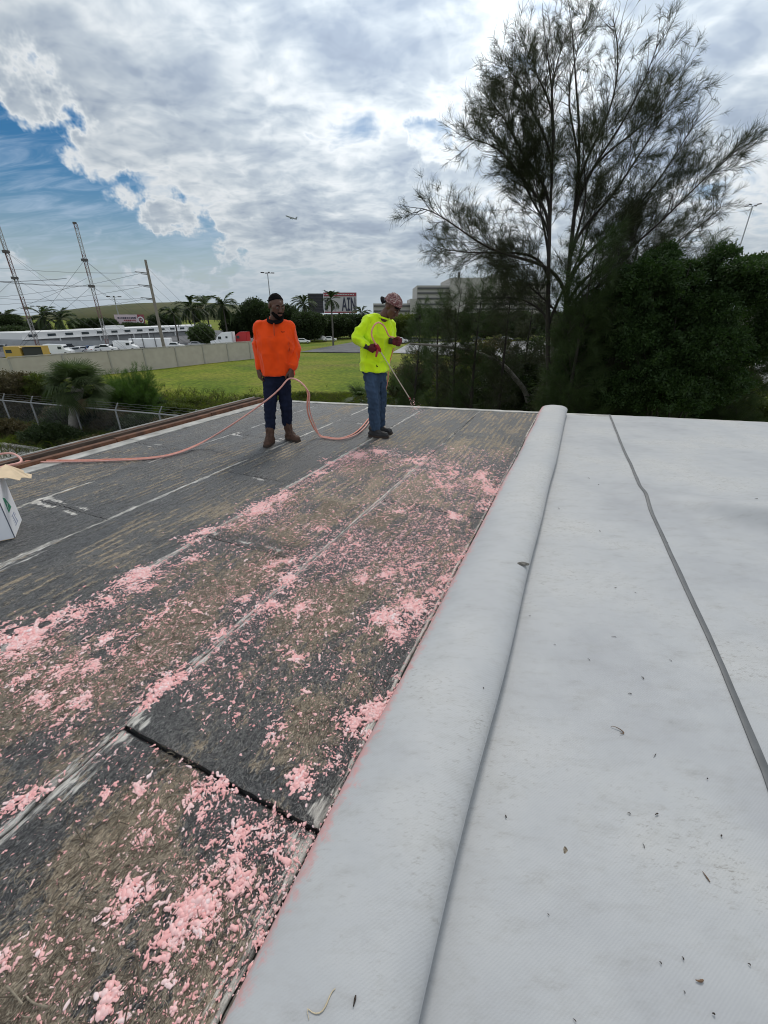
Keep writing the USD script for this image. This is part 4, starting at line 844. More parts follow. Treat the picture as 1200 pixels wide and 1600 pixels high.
# --- the man in lime, spraying
B2 = np.array([-0.10, 5.50, 0.0])
man2 = thing('person', 'person in neon yellow shirt, jeans and backward patterned cap, bending over a spray wand', 'person', B2)
J = {k: (np.array(p, float), r) for k, (p, r) in {
    'pel': ((-.125, 5.50, .90), .09), 'pelL': ((-.165, 5.43, .86), .075), 'pelR': ((-.070, 5.56, .86), .075), 'belly': ((-.125, 5.50, 1.08), .09), 'chest': ((-.075, 5.50, 1.27), .080), 'neck': ((-.022, 5.49, 1.435), .046),
    'shL': ((-.185, 5.41, 1.380), .050), 'shR': ((.055, 5.58, 1.355), .050), 'elL': ((-.335, 5.33, 1.225), .045), 'elR': ((.085, 5.63, 1.12), .044), 'wrL': ((-.195, 5.22, 1.135), .028), 'wrR': ((.105, 5.43, 1.175), .028),
    'knL': ((-.132, 5.405, .465), .048), 'knR': ((-.045, 5.59, .47), .048), 'anL': ((-.125, 5.42, .10), .038), 'anR': ((-.075, 5.62, .10), .038), 'toL': ((-.02, 5.385, .045), .022), 'toR': ((.03, 5.575, .045), .022)}.items()}
R2 = rot(math.radians(56), math.radians(40))
hsk, hx_ = head_parts((.092, 5.425, 1.548), R2, (-.020, 5.48, 1.43), .055)
d_gun = np.array([.43, .80, -.70]); d_gun /= np.linalg.norm(d_gun)
gL = ((-.190, 5.217, 1.130), (.75, .25, -.35), (.10, .75, .40), 1, 1.0, 1.0)
gR = ((.108, 5.425, 1.176), (.8, -.35, -.10), (-.45, -.75, .05), -1, 1.05, 1.0)
body = Manifold.batch_boolean([chain(J, bones), hsk, hand(*gL), hand(*gR)], m3.OpType.Add)
obj('body', rel_to(B2, finish(body, .011, 4)), skin2, man2, True)
for nm, m, mt in [('beard', hx_['beard'], hairm), ('hair', hx_['hair'], hairm), ('lips', hx_['lips'], lipm)] + [('eyebrow', b, hairm) for b in hx_['brows']] + [('eye', e, eyem) for e in hx_['eyes']] + [('pupil', e, pupm) for e in hx_['pupils']]:
    if nm == 'beard': continue
    obj(nm, rel_to(B2, m), mt, man2, True)
# cap worn backwards: crown, band, brim to the rear
cs = Manifold.sphere(1.0, 40).scale((.096, .117, .112)).translate((0, .010, .036))
cutm = Manifold.cube((1, 1, 1), True).translate((0, 0, -.5)).rotate((-14, 0, 0)).translate((0, 0, .046))
crown = finish(cs - cutm, .014, 3, .004, (30, 30, 30), 2)
def tr2(m):
    m = m.copy(); m.vertices = m.vertices @ R2.T + np.array([.092, 5.425, 1.548]); return m
cap = obj('cap', rel_to(B2, tr2(crown)), capm, man2, True)
br = []
for a in np.linspace(-1.15, 1.15, 15):
    for r_ in (0.0, 1.0):
        rr = (.092, .108) if r_ == 0 else (.100, .172)
        br.append((rr[0] * math.sin(a), .010 + rr[1] * math.cos(a), .018 - .020 * r_ - .02 * math.sin(a) ** 2 * r_))
brim = trimesh.Trimesh(br + [(x, y, z - .005) for x, y, z in br], [f for k in range(14) for f in ((2*k, 2*k+1, 2*k+3), (2*k, 2*k+3, 2*k+2), (30+2*k, 30+2*k+3, 30+2*k+1), (30+2*k, 30+2*k+2, 30+2*k+3), (2*k+1, 30+2*k+1, 30+2*k+3), (2*k+1, 30+2*k+3, 2*k+3))], process=False)
obj('brim', rel_to(B2, tr2(brim)), collarm, cap, False, 'dark brim turned to the back')
arch = [(.086 * math.sin(a), -.100 * math.cos(a) + .010, .038 + .012 * math.cos(a)) for a in np.linspace(-.75, .75, 12)]
obj('cap_strap', rel_to(B2, tr2(tube(arch, .008, 6))), collarm, cap, True)
t1 = hull_of([((-.185, 5.405, 1.390), .068), ((.062, 5.585, 1.365), .066), ((-.085, 5.465, 1.43), .055), ((.02, 5.54, 1.42), .055), ((-.155, 5.41, 1.22), .102), ((.02, 5.54, 1.20), .100), ((-.115, 5.50, 1.24), .095)])
t2 = hull_of([((-.155, 5.41, 1.22), .105), ((.02, 5.54, 1.20), .100), ((-.180, 5.43, .98), .105), ((-.045, 5.55, .98), .105), ((-.10, 5.43, 1.0), .10)])
t3 = slab_cut(hull_of([((-.180, 5.43, .99), .106), ((-.045, 5.55, .99), .106), ((-.190, 5.43, .78), .118), ((-.055, 5.55, .78), .118), ((-.10, 5.42, .80), .11)]), .832)
sL = Manifold.batch_boolean([hull_of([((-.19, 5.405, 1.385), .072), ((-.330, 5.33, 1.232), .064)]), hull_of([((-.330, 5.33, 1.232), .064), ((-.225, 5.245, 1.155), .048)]), hull_of([((-.225, 5.245, 1.155), .048), ((-.208, 5.232, 1.145), .038)])], m3.OpType.Add)
sR = Manifold.batch_boolean([hull_of([((.060, 5.58, 1.36), .072), ((.082, 5.63, 1.135), .062)]), hull_of([((.082, 5.63, 1.135), .062), ((.100, 5.47, 1.168), .046)])], m3.OpType.Add)
obj('shirt', rel_to(B2, finish(Manifold.batch_boolean([t1, t2, t3, sL, sR], m3.OpType.Add), .016, 6, .012, (7, 7, 3.5), 12)), limem, man2, True)
nk_ = [(-.018 + .074 * math.cos(a), 5.470 + .068 * math.sin(a), 1.437 - .020 * math.cos(a)) for a in np.linspace(0, 2 * math.pi, 33)]
obj('neckband', rel_to(B2, tube(nk_, .011, 8, False)), limem, man2, True)
dk_ = [(-.105, 5.318, .905), (-.095, 5.312, .90), (-.085, 5.312, .906), (-.075, 5.315, .898)]
obj('shirt_stain', rel_to(B2, cat_([tube(dk_, .006, 5), tube([(-.09, 5.312, .92), (-.088, 5.312, .895), (-.094, 5.316, .885)], .004, 5)])), collarm, man2, True, 'dark smudge near the shirt hem')
tl = Manifold.batch_boolean([hull_of([((-.120, 5.50, .90), .118), ((-.165, 5.43, .84), .104), ((-.070, 5.56, .84), .104), ((-.155, 5.44, .74), .096), ((-.07, 5.56, .74), .094)]), hull_of([((-.160, 5.43, .80), .102), ((-.130, 5.405, .47), .078)]), hull_of([((-.065, 5.565, .80), .100), ((-.045, 5.59, .47), .076)]),
     hull_of([((-.130, 5.405, .47), .078), ((-.118, 5.42, .13), .072)]), hull_of([((-.045, 5.59, .47), .076), ((-.062, 5.615, .13), .070)])], m3.OpType.Add)
obj('jeans', rel_to(B2, finish(slab_cut(tl, .075), .016, 7, .008, (11, 11, 13), 16)), jean2, man2, True)
for (h_, t_) in [((-.205, 5.435, 0), (.065, 5.355, 0)), ((-.165, 5.63, 0), (.115, 5.55, 0))]:
    u_, s_ = boot(h_, t_, .12)
    b_ = obj('shoe', rel_to(B2, finish(u_, .012, 5, .003, (30, 30, 30), 9)), shoem, man2, True)
    obj('sole', rel_to(B2, s_), solem, b_)
for g_ in (gL, gR):
    gl = obj('glove', rel_to(B2, finish(hand(*g_, r_extra=.005), .006, 3, .002, (60, 60, 60), 4)), glovem, man2, True)
    dd = np.array(g_[1]) / np.linalg.norm(g_[1]); w0 = np.array(g_[0])
    obj('cuff', rel_to(B2, tube([w0 - dd * .045, w0 - dd * .02, w0 + dd * .005], [.038, .036, .034], 14)), glovedark, gl, True)

# ------------------------------------------------------------------ spray gun, hoses, box
hosem = M('pink_orange_hose', (0.62, 0.20, 0.14), rough=0.5, var=0.12, scale=30, col2=(0.72, 0.34, 0.26))
hosem2 = M('pale_pink_hose', (0.66, 0.34, 0.29), rough=0.5, var=0.12, scale=30)
metalm = M('dull_metal', (0.45, 0.40, 0.36), rough=0.4, var=0.15, scale=30, metal=0.6)
redgun = M('red_plastic', (0.30, 0.02, 0.03), rough=0.45, var=0.1)
g0 = np.array([-0.075, 5.225, 1.130])
tip = aty(641, 624, 6.02)
dg = (tip - g0) / np.linalg.norm(tip - g0)
gun = thing('spray_wand', 'long thin metal spray wand with red gun body in gloved hands', 'spray wand', g0)
obj('gun_body', rel_to(g0, cat_([tube([g0 - dg * .05, g0 - dg * .02, g0 + dg * .06, g0 + dg * .09], [.012, .023, .022, .011], 10), tube([g0 + dg * .01, g0 + dg * .0 + np.array([-.01, .0, -.07]), g0 + np.array([-.02, -.01, -.11])], [.014, .014, .011], 8)])), redgun, gun, True)
obj('trigger', rel_to(g0, tube([g0 + dg * .05, g0 + dg * .045 + np.array([0, 0, -.035]), g0 + dg * .025 + np.array([0, 0, -.06])], .005, 6)), metalm, gun, True)
obj('wand_tube', rel_to(g0, tube([g0 + dg * .085, (g0 + tip) / 2, tip - dg * .02], .0065, 8)), M('wand_steel', (0.62, 0.52, 0.45), rough=.4, var=.1, scale=20), gun, True)
obj('nozzle', rel_to(g0, tube([tip - dg * .05, tip - dg * .02, tip], [.009, .012, .006], 8)), redgun, gun, True)
srng = np.random.default_rng(4)
n = 170
tt = srng.uniform(0, 1, n) ** .8 * .42
sp_ = tip + dg * tt[:, None] + srng.normal(0, 1, (n, 3)) * (0.012 + 0.16 * tt[:, None] ** 1.2)
sp_ = sp_[sp_[:, 2] > 0.006]; n = len(sp_)
scatter('foam_spray', [(drop, foam_m, True)], sp_, quat_z(srng.uniform(0, 6, n)), np.exp(srng.normal(math.log(.0045), .4, n)), np.zeros(n), None, 'fine pink foam droplets leaving the tip of the wand', 'spray', 'stuff')
def ground_pts(px): return [at(x, y, 0.018) for x, y in px]
handp = np.array([-1.085, 5.045, 0.80])
h1 = ground_pts([(-60, 728), (0, 723), (60, 720), (130, 719), (200, 717), (262, 711)]) + [aty(318, 690, 4.92), aty(362, 664, 4.93), aty(405, 634, 4.97), aty(440, 604, 5.00), handp,
      aty(478, 606, 5.05), aty(480, 632, 5.12), aty(487, 662, 5.30)] + ground_pts([(503, 682), (530, 685), (552, 678), (568, 664), (579, 651)])
h1 = spline(h1, 170); h1[:, 2] = np.maximum(h1[:, 2], 0.017)
off = np.cross(np.gradient(h1, axis=0), [0, 0, 1.0]); off /= np.linalg.norm(off, axis=1, keepdims=True) + 1e-9
wv = np.sin(np.linspace(0, 9, len(h1)))[:, None]
obj('hose', tube(h1, .0095, 8), hosem, None, True, 'pink orange hose trailing over the boards and lifted by the person in orange', None, 'hose')
h1b = h1 + off * (.030 + .022 * wv) + [0, 0, .003]
h1b[:, 2] = np.maximum(h1b[:, 2], 0.017)
obj('hose', tube(h1b, .0085, 8), hosem2, None, True, 'paler pink hose running alongside the orange one, slightly thinner', None, 'hose')
e1 = h1[-1]
h2 = [e1, aty(590, 640, 6.2), aty(600, 618, 5.95), aty(606, 592, 5.80), aty(609, 565, 5.66), np.array([.135, 5.46, 1.20]), aty(608, 525, 5.30), aty(601, 511, 5.22), aty(591, 504, 5.19), aty(583, 511, 5.17), aty(581, 525, 5.18), g0 - dg * .06, g0 - dg * .03]
obj('spray_hose', tube(spline(h2, 90), .009, 8), hosem, None, True, 'hose looping up in front of the neon shirt to the spray gun', None, 'hose')
whitebox = M('white_carton', (0.66, 0.67, 0.70), rough=0.6, var=0.04, scale=4)
kraft = M('kraft_card', (0.62, 0.48, 0.32), rough=0.8, var=0.08, scale=10)
greenp = M('green_print', (0.02, 0.20, 0.11), rough=.6, var=.05)
greyp = M('grey_print', (0.20, 0.23, 0.33), rough=.6, var=.05)
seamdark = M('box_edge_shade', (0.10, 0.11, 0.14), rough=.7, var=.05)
c0 = at(24, 841, 0.0); dside = at(34.5, 813, 0) - c0; Ls = np.linalg.norm(dside); dside /= Ls
dfr = np.array([-dside[1], dside[0], 0.0]);
if dfr[0] > 0: dfr = -dfr
HB, WF = 0.385, 0.34
bx = thing('carton', 'white adhesive carton with green leaf print and torn cardboard flap', 'box', c0)
th = .004
def panel(o, a, la, n, h, z0=0.0):
    """a card wall from o along a for la, h tall, th thick towards n"""
    o = np.array(o, float)
    q = [o, o + a * la, o + a * la + n * th, o + n * th]
    v = np.array([p + [0, 0, z0] for p in q] + [p + [0, 0, z0 + h] for p in q])
    return trimesh.convex.convex_hull(v)
O_ = np.zeros(3)
obj('front_panel', panel(O_, dfr, WF, dside, HB, .004), whitebox, bx)
obj('side_panel', panel(dside * (th + .001), dside, Ls - 2 * th - .002, dfr, HB, .004), whitebox, bx)
obj('back_panel', panel(dside * (Ls - th), dfr, WF, dside, HB, .004), whitebox, bx)
obj('far_panel', panel(dfr * (WF - th) + dside * (th + .001), dside, Ls - 2 * th - .002, dfr, HB, .004), whitebox, bx)
obj('base', trimesh.convex.convex_hull(np.array([p + [0, 0, z] for z in (0.001, .005) for p in (O_ + dfr * .001, dside * Ls + dfr * .001, dside * Ls + dfr * WF, dfr * WF)])), kraft, bx)
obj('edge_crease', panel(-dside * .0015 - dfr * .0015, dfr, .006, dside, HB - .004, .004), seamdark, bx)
def on_side(s0, z0, s1, z1): # decal rectangle proud of the side panel
    q = np.array([dside * s0 + [0, 0, z0], dside * s1 + [0, 0, z0], dside * s1 + [0, 0, z1], dside * s0 + [0, 0, z1]]) - dfr * .0012
    return trimesh.convex.convex_hull(np.vstack([q, q + dfr * .001]))
def on_front(s0, z0, s1, z1):
    q = np.array([dfr * s0 + [0, 0, z0], dfr * s1 + [0, 0, z0], dfr * s1 + [0, 0, z1], dfr * s0 + [0, 0, z1]]) - dside * .0012
    return trimesh.convex.convex_hull(np.vstack([q, q + dside * .001]))
lg = np.array([dside * a + [0, 0, z] for a, z in ((.10, .165), (.105, .285), (.15, .265), (.215, .17), (.17, .185))]) - dfr * .0012
obj('leaf_print', trimesh.convex.convex_hull(np.vstack([lg, lg + dfr * .001])), greenp, bx)
wl = np.array([dside * a + [0, 0, z] for a, z in ((.115, .185), (.14, .235), (.15, .225))]) - dfr * .0026
obj('leaf_vein', trimesh.convex.convex_hull(np.vstack([wl, wl + dfr * .001])), whitebox, bx)
obj('side_print', cat_([on_side(.13 + .006 * (k % 2), .045 + .018 * k, .24 - .012 * (k % 3), .052 + .018 * k) for k in range(5)]), greyp, bx)
obj('front_print', cat_([on_front(.10 + .01 * (k % 2), .085 + .018 * k, .24, .092 + .018 * k) for k in range(4)] + [on_front(.10, .165, .26, .18), on_front(.10, .19, .22, .20)]), greyp, bx)
fz = [.405, .415, .405, .40, .39, .385, .392, .39, .385, .395, .40]
fp_ = [(-6, 736), (9, 726), (37, 735.5), (38.5, 739.5), (50, 742), (49, 748), (39, 746.5), (33.5, 747), (31, 751), (12, 747), (-8, 748)]
lo = np.array([at(x, y, z) - c0 for (x, y), z in zip(fp_, fz)]); nn = len(lo); hi = lo + [0, 0, .004]
from shapely.geometry import Polygon as _Pg
_, ff = trimesh.creation.triangulate_polygon(_Pg(lo[:, :2]), engine='earcut')
tv, _ = trimesh.creation.triangulate_polygon(_Pg(lo[:, :2]), engine='earcut')
mp_ = [int(np.argmin(np.linalg.norm(lo[:, :2] - q, axis=1))) for q in tv]
ff = np.array([[mp_[i] for i in f] for f in ff])
k_ = np.arange(nn); k2_ = (k_ + 1) % nn
fm = trimesh.Trimesh(np.vstack([lo, hi]), np.vstack([ff[:, ::-1], ff + nn, np.stack([k_, k2_, k2_ + nn], 1), np.stack([k_, k2_ + nn, k_ + nn], 1)]), process=False)
trimesh.repair.fix_normals(fm)
obj('torn_flap', fm, kraft, bx, label='torn tan cardboard flap')
cp = at(-6, 716, .40)
ring_ = [at(x, y, z) for x, y, z in [(-40, 728, .36), (-10, 712, .36), (12, 708, .37), (27, 712, .38), (33, 718, .39), (28, 724, .40), (14, 727, .40), (2, 730, .40), (-30, 733, .39)]]
obj('hose_coil', tube(spline(ring_, 50), .009, 8), hosem2, None, True, 'pale hose loop curling out above the white carton', None, 'hose')

# ------------------------------------------------------------------ plants: sprigs
def leafmat(name, col, col2, tl=0.35):
    return M(name, col, rough=0.6, var=0.3, scale=1.2, spec=0.3, translucent=tl, col2=col2)
needlem = leafmat('casuarina_needles', (0.020, 0.028, 0.012), (0.055, 0.060, 0.026), 0.25)
needleg = leafmat('casuarina_needles_green', (0.025, 0.045, 0.014), (0.06, 0.085, 0.028), 0.3)
leafg = leafmat('broad_leaf', (0.020, 0.045, 0.012), (0.055, 0.095, 0.024), 0.32)
leafm = leafmat('deep_green_leaf', (0.016, 0.038, 0.011), (0.045, 0.080, 0.020), 0.3)
leafd = leafmat('dark_leaf', (0.018, 0.032, 0.012), (0.045, 0.065, 0.022), 0.25)
leafy = leafmat('yellow_leaf', (0.07, 0.105, 0.014), (0.13, 0.16, 0.03), 0.4)
palmg = leafmat('palm_green', (0.035, 0.06, 0.018), (0.085, 0.115, 0.045), 0.3)
palmdry = leafmat('palm_dry', (0.14, 0.115, 0.07), (0.26, 0.21, 0.13), 0.2)
weedm = leafmat('weed_leaf', (0.045, 0.07, 0.015), (0.11, 0.13, 0.03), 0.35)
brushm = leafmat('brown_brush', (0.045, 0.042, 0.018), (0.11, 0.09, 0.045), 0.25)
barkm = M('grey_bark', (0.030, 0.025, 0.021), rough=0.9, var=0.35, scale=8, bump=0.5, bscale=30, bdist=.01, stretch=(1, 1, .25))
palmbark2 = M('palm_bark_dark', (0.09, 0.082, 0.072), rough=.9, var=.25, scale=3)
palmbark = M('palm_bark', (0.22, 0.205, 0.185), rough=0.9, var=0.25, scale=5, bump=0.4, bscale=12, bdist=.02)
def ribbon(pts, w0, w1, up=None):
    p = np.asarray(pts, float); n = len(p); t = np.gradient(p, axis=0); t /= np.linalg.norm(t, axis=1, keepdims=True) + 1e-9
    s = np.cross(t, up if up is not None else [0.3, 0.2, 1.0]); s /= np.linalg.norm(s, axis=1, keepdims=True) + 1e-9
    w = np.linspace(w0, w1, n)[:, None] / 2
    v = np.vstack([p - s * w, p + s * w]); f = []
    for i in range(n - 1): f += [(i, i + 1, n + i + 1), (i, n + i + 1, n + i)]
    return trimesh.Trimesh(v, f, process=False)
def needle_tuft(k, droop=1.0, n=26):
    """a twig along +x with needles sweeping forward and hanging"""
    r = np.random.default_rng(900 + k)
    ms = [tube([(0, 0, 0), (.22, 0, .02), (.45, 0, -.02 * droop)], [.006, .005, .003], 3, False)]
    for i in range(n):
        x = r.uniform(.03, .46); a = r.uniform(0, 6.283); ln = r.uniform(.16, .34)
        d = np.array([r.uniform(.5, 1.0), .62 * math.cos(a), .55 * math.sin(a) + .05]); d /= np.linalg.norm(d)
        p0 = np.array([x, 0, .01]); p1 = p0 + d * ln * .5; p2 = p0 + d * ln + np.array([0, 0, -.10 * droop * ln / .3])
        ms.append(ribbon([p0, p1, p2], .0090, .0045, r.normal(0, 1, 3)))
    return cat_(ms)
def leaf(L_, W_, bend, r):
    v = np.array([(0, 0, 0), (L_ * .45, W_ / 2, bend * .3), (L_ * .45, -W_ / 2, bend * .3), (L_ * .5, 0, 0), (L_, 0, -bend)])
    return trimesh.Trimesh(v, [(0, 3, 1), (0, 2, 3), (1, 3, 4), (3, 2, 4)], process=False)
def place(m, yaw, pitch, roll, off):
    m = m.copy(); m.apply_transform(trimesh.transformations.euler_matrix(roll, pitch, yaw)); m.apply_translation(off); return m
def leaf_clump(k, n=16, size=.09, spread=.16):
    r = np.random.default_rng(700 + k); ms = []
    for i in range(n):
        o = r.normal(0, 1, 3); o *= spread / np.linalg.norm(o) * r.uniform(.2, 1)
        s = size * r.uniform(.7, 1.25)
        ms.append(place(leaf(s, s * .55, s * .15, r), r.uniform(0, 6.28), r.uniform(-.7, .7), r.normal(0, .6), o))
    return cat_(ms)
def fan_leaf(k, R_=.85, n=26, spread=2.6, droop=.25):
    r = np.random.default_rng(300 + k); ms = [tube([(0, 0, 0), (.4, 0, .06), (.75, 0, .05)], [.014, .011, .009], 4, False)]
    for i in range(n):
        a = (i / (n - 1) - .5) * 2 * spread / 2 * 1.0; ln = R_ * (0.75 + .25 * math.cos(a)) * r.uniform(.9, 1.05)
        d = np.array([math.cos(a), math.sin(a), 0])
        b = np.array([.74, 0, .05])
        dr = droop * r.uniform(.6, 1.4)
        ms.append(ribbon([b, b + d * ln * .55 + [0, 0, .05 * math.cos(a)], b + d * ln + [0, 0, -dr * ln * .6]], .05, .012, np.array([0, 0, 1.0]) + r.normal(0, .15, 3)))
    return cat_(ms)
def frond(k, L_=2.6, n=26, droop=1.0):
    """a feather frond along +x: arching rachis with leaflets on both sides"""
    r = np.random.default_rng(200 + k)
    s = np.linspace(0, 1, 9)
    rach = np.column_stack([L_ * (s - .18 * droop * s ** 3), 0 * s, L_ * (.30 * s - .62 * droop * s ** 2.2)])
    ms = [tube(rach, np.linspace(.035, .008, 9), 4, False)]
    for i in range(n):
        q = .12 + .88 * (i + .5) / n; p = np.array([np.interp(q, s, rach[:, j]) for j in range(3)])
        ln = L_ * .24 * math.sin(math.pi * min(1, .25 + .75 * (1 - q) + .12)) + .12
        for sd in (-1, 1):
            d = np.array([.55, sd * .8, -.35 + r.normal(0, .12)]); d /= np.linalg.norm(d)
            ms.append(ribbon([p, p + d * ln * .6, p + d * ln + [0, 0, -.25 * ln]], .12, .03, (0, 0, 1.0)))
    return cat_(ms)
TUFTS = [needle_tuft(k, [.4, 1.0, 1.6, .8][k]) for k in range(4)]
CLUMPS = [leaf_clump(k) for k in range(4)]
BIGCL = [leaf_clump(10 + k, 18, .34, .55) for k in range(3)]
MIDCL = [leaf_clump(20 + k, 18, .20, .34) for k in range(3)]

# ------------------------------------------------------------------ trees
def grow(start, direction, length, r0, depth, rngt, out, tips, up=0.25, spread=.6, seg=6, tipdens=3.0, r1=.25):
    """a limb as a bent tube with children; tips collects (position, direction) for foliage"""
    d = np.array(direction, float); d /= np.linalg.norm(d); p = np.array(start, float); pts, rad = [p.copy()], [r0]
    for i in range(seg):
        d = d + rngt.normal(0, .12, 3) + np.array([0, 0, up * .25]); d /= np.linalg.norm(d)
        p = p + d * length / seg; pts.append(p.copy()); rad.append(r0 * (1 - (1 - r1) * (i + 1) / seg))
    out.append(tube(pts, rad, 6 if r0 > .05 else 4 if r0 > .015 else 3, False))
    pts = np.array(pts)
    if depth <= 1:
        n = max(1, int(length * tipdens))
        for k in range(n):
            q = rngt.uniform(.25, 1.0) * seg; i = int(min(q, seg - 1)); a = pts[i] + (pts[i + 1] - pts[i]) * (q - i)
            dd = (pts[i + 1] - pts[i]); dd /= np.linalg.norm(dd); dd = dd + rngt.normal(0, .5, 3)
            tips.append((a, dd))
        tips.append((pts[-1], d))
    if depth > 0:
        n = max(2, int(length * (2.0 if depth > 1 else 3.2)))
        for k in range(n):
            q = (0.18 + .80 * (k + rngt.uniform(.1, .9)) / n) * seg; i = int(min(q, seg - 1)); a = pts[i] + (pts[i + 1] - pts[i]) * (q - i)
            dd = (pts[i + 1] - pts[i]); dd /= np.linalg.norm(dd)
            sd = rngt.normal(0, 1, 3); sd -= dd * sd.dot(dd); sd /= np.linalg.norm(sd) + 1e-9
            nd = dd * (1 - spread * .45) + sd * spread
            grow(a, nd, length * rngt.uniform(.30, .50) * (1.15 - .5 * q / seg), max(.004, rad[i] * .5), depth - 1, rngt, out, tips, up, spread, max(3, seg - 2), tipdens, r1)
    return pts
def crown_scatter(name, parent, tips, protos, mat, scale, seed, jitter=.0):
    r = np.random.default_rng(seed); n = len(tips)
    P_ = np.array([t[0] for t in tips]) + r.normal(0, 1, (n, 3)) * jitter; D_ = np.array([t[1] for t in tips])
    return scatter(name, [(m, mat, False) for m in protos], P_, quat_to(D_, r.uniform(0, 6.28, n)), scale * r.uniform(.7, 1.25, n), r.integers(0, len(protos), n), parent)
# the big casuarina right of the men
TY = 17.0
trng = np.random.default_rng(11)
tb = aty(868, 640, TY); tb[2] = GZ - .1
pine = thing('casuarina_tree', 'tall dark feathery casuarina tree with twin trunks and open airy crown', 'tree', tb)
def T(px, py, dy=0.0): return aty(px, py, TY + dy) - tb
out, tips = [], []
tr1 = spline([(-.25, 0, 0), T(857, 640), T(856, 540), T(857, 430), T(860, 330), T(864, 230), T(862, 140), T(852, 60), T(848, 5)], 40)
tr2_ = spline([(.35, .3, 0), T(878, 640, .3), T(882, 540, .3), T(888, 430, .3), T(898, 330, .3), T(905, 230, .2), T(900, 130, .1), T(893, 40), T(888, 5)], 40)
q = np.linspace(0, 1, 40)
obj('trunk', tube(tr1, .125 * (1 - q) ** 1.15 + .006, 10), barkm, pine, True)
obj('trunk', tube(tr2_, .155 * (1 - q) ** 1.15 + .006, 10), barkm, pine, True)
LIMBS = [ # pixel paths of the main limbs, depth offset at the end, radius, depth of growth, density of foliage
    ([(880, 440), (820, 405), (765, 388), (700, 345), (650, 325), (617, 318)], -1.5, .060, 2, 1.0), ([(858, 420), (800, 395), (740, 395), (690, 388), (660, 385)], 1.2, .05, 2, .9), ([(860, 330), (810, 270), (780, 235), (745, 220), (712, 218)], -1.0, .05, 2, 1.0),
    ([(860, 300), (815, 235), (790, 190), (770, 165), (755, 160)], 1.5, .05, 2, 1.5), ([(862, 240), (835, 180), (815, 140), (800, 110), (795, 90)], -.8, .045, 2, 1.5), ([(864, 200), (850, 140), (835, 105), (845, 85)], 1.0, .04, 2, 1.3), ([(862, 160), (868, 110), (878, 75), (885, 60)], .5, .03, 2, 1.2),
    ([(900, 330), (935, 250), (985, 170), (1020, 90), (1045, 20)], -.8, .055, 2, .55), ([(905, 270), (945, 190), (965, 110), (960, 40), (955, 5)], .8, .04, 2, .35), ([(903, 220), (890, 140), (905, 70), (915, 10)], 1.2, .03, 2, .35), ([(905, 300), (960, 230), (1010, 190), (1045, 140), (1055, 95)], 1.0, .045, 2, .6),
    ([(895, 370), (960, 300), (1000, 240), (1030, 190), (1040, 150)], -1.5, .055, 2, 1.3), ([(890, 420), (960, 360), (1030, 280), (1080, 200), (1112, 150)], .6, .06, 2, .9), ([(888, 450), (980, 390), (1060, 320), (1130, 250), (1180, 215)], -1.2, .06, 2, 1.15), ([(890, 470), (990, 420), (1070, 370), (1120, 330), (1150, 300)], 1.5, .055, 2, 1.3),
    ([(886, 480), (940, 420), (985, 350), (1010, 300)], .2, .055, 2, 1.8), ([(858, 360), (830, 310), (815, 280), (805, 250)], .3, .04, 2, 1.6), ([(870, 470), (905, 400), (925, 330), (930, 270)], 1.6, .05, 2, 1.6), ([(859, 380), (845, 320), (850, 270), (838, 215)], 1.8, .04, 2, 1.5),
    ([(884, 510), (830, 450), (790, 420), (770, 400)], 1.4, .045, 2, 1.4), ([(884, 520), (950, 470), (1000, 440), (1050, 420)], -1.0, .055, 2, 1.8), ([(882, 540), (930, 500), (960, 480), (990, 470)], -1.8, .05, 2, 2.0), ([(858, 500), (820, 470), (790, 465), (765, 470)], -1.2, .045, 2, 1.5), ([(900, 360), (915, 300), (912, 240), (925, 180)], -1.6, .04, 2, 1.1)]
for path, dy, r0, dep, dens in LIMBS:
    m = len(path)
    pts = spline([T(x, y, .15 + dy * (i / (m - 1)) ** 1.2) for i, (x, y) in enumerate(path)], 22)
    near_t = min((tr1, tr2_), key=lambda tt: np.linalg.norm(tt - pts[0], axis=1).min())
    j0 = max(0, np.linalg.norm(near_t - pts[0], axis=1).argmin() - 2)
    pts = spline(np.vstack([near_t[j0], pts[2::4]]), 22)
    qq = np.linspace(0, 1, 22)
    out.append(tube(pts, r0 * (1 - qq) + .008, 6, False))
    L_ = np.linalg.norm(np.diff(pts, axis=0), axis=1).sum()
    n = int(L_ * 8.0 * (0.7 + .3 * dens))
    for k in range(n):
        f = .22 + .78 * (k + trng.uniform(0, 1)) / n; i = min(20, int(f * 21)); a = pts[i] + (pts[i + 1] - pts[i]) * (f * 21 - i)
        dd = pts[i + 1] - pts[i]; dd /= np.linalg.norm(dd); sd = trng.normal(0, 1, 3); sd -= dd * sd.dot(dd); sd /= np.linalg.norm(sd)
        grow(a, dd * .8 + sd * .62, trng.uniform(.7, 1.7) * (1.25 - .7 * f), .012, 1, trng, out, tips, .3, .6, 4, 2.6 * dens, .3)
    for k in range(int(5 * dens)): tips.append((pts[-1 - k % 4], pts[-1] - pts[-4] + trng.normal(0, .3, 3)))
obj('branches', cat_(out), barkm, pine, True)
print('pine tufts', len(tips))
tp_ = np.array([t[0] for t in tips]); fk = fbm(tp_ * 0.75 + 3, 3, 8); hi_ = np.clip((tp_[:, 2] - 9) / 8, 0, 1)
keep_ = (fk > .445 + .03 * hi_) | (trng.uniform(0, 1, len(tips)) < .22)
tips = [t for t, k in zip(tips, keep_) if k]
crown_scatter('crown', pine, tips, TUFTS, needlem, .76, 5)

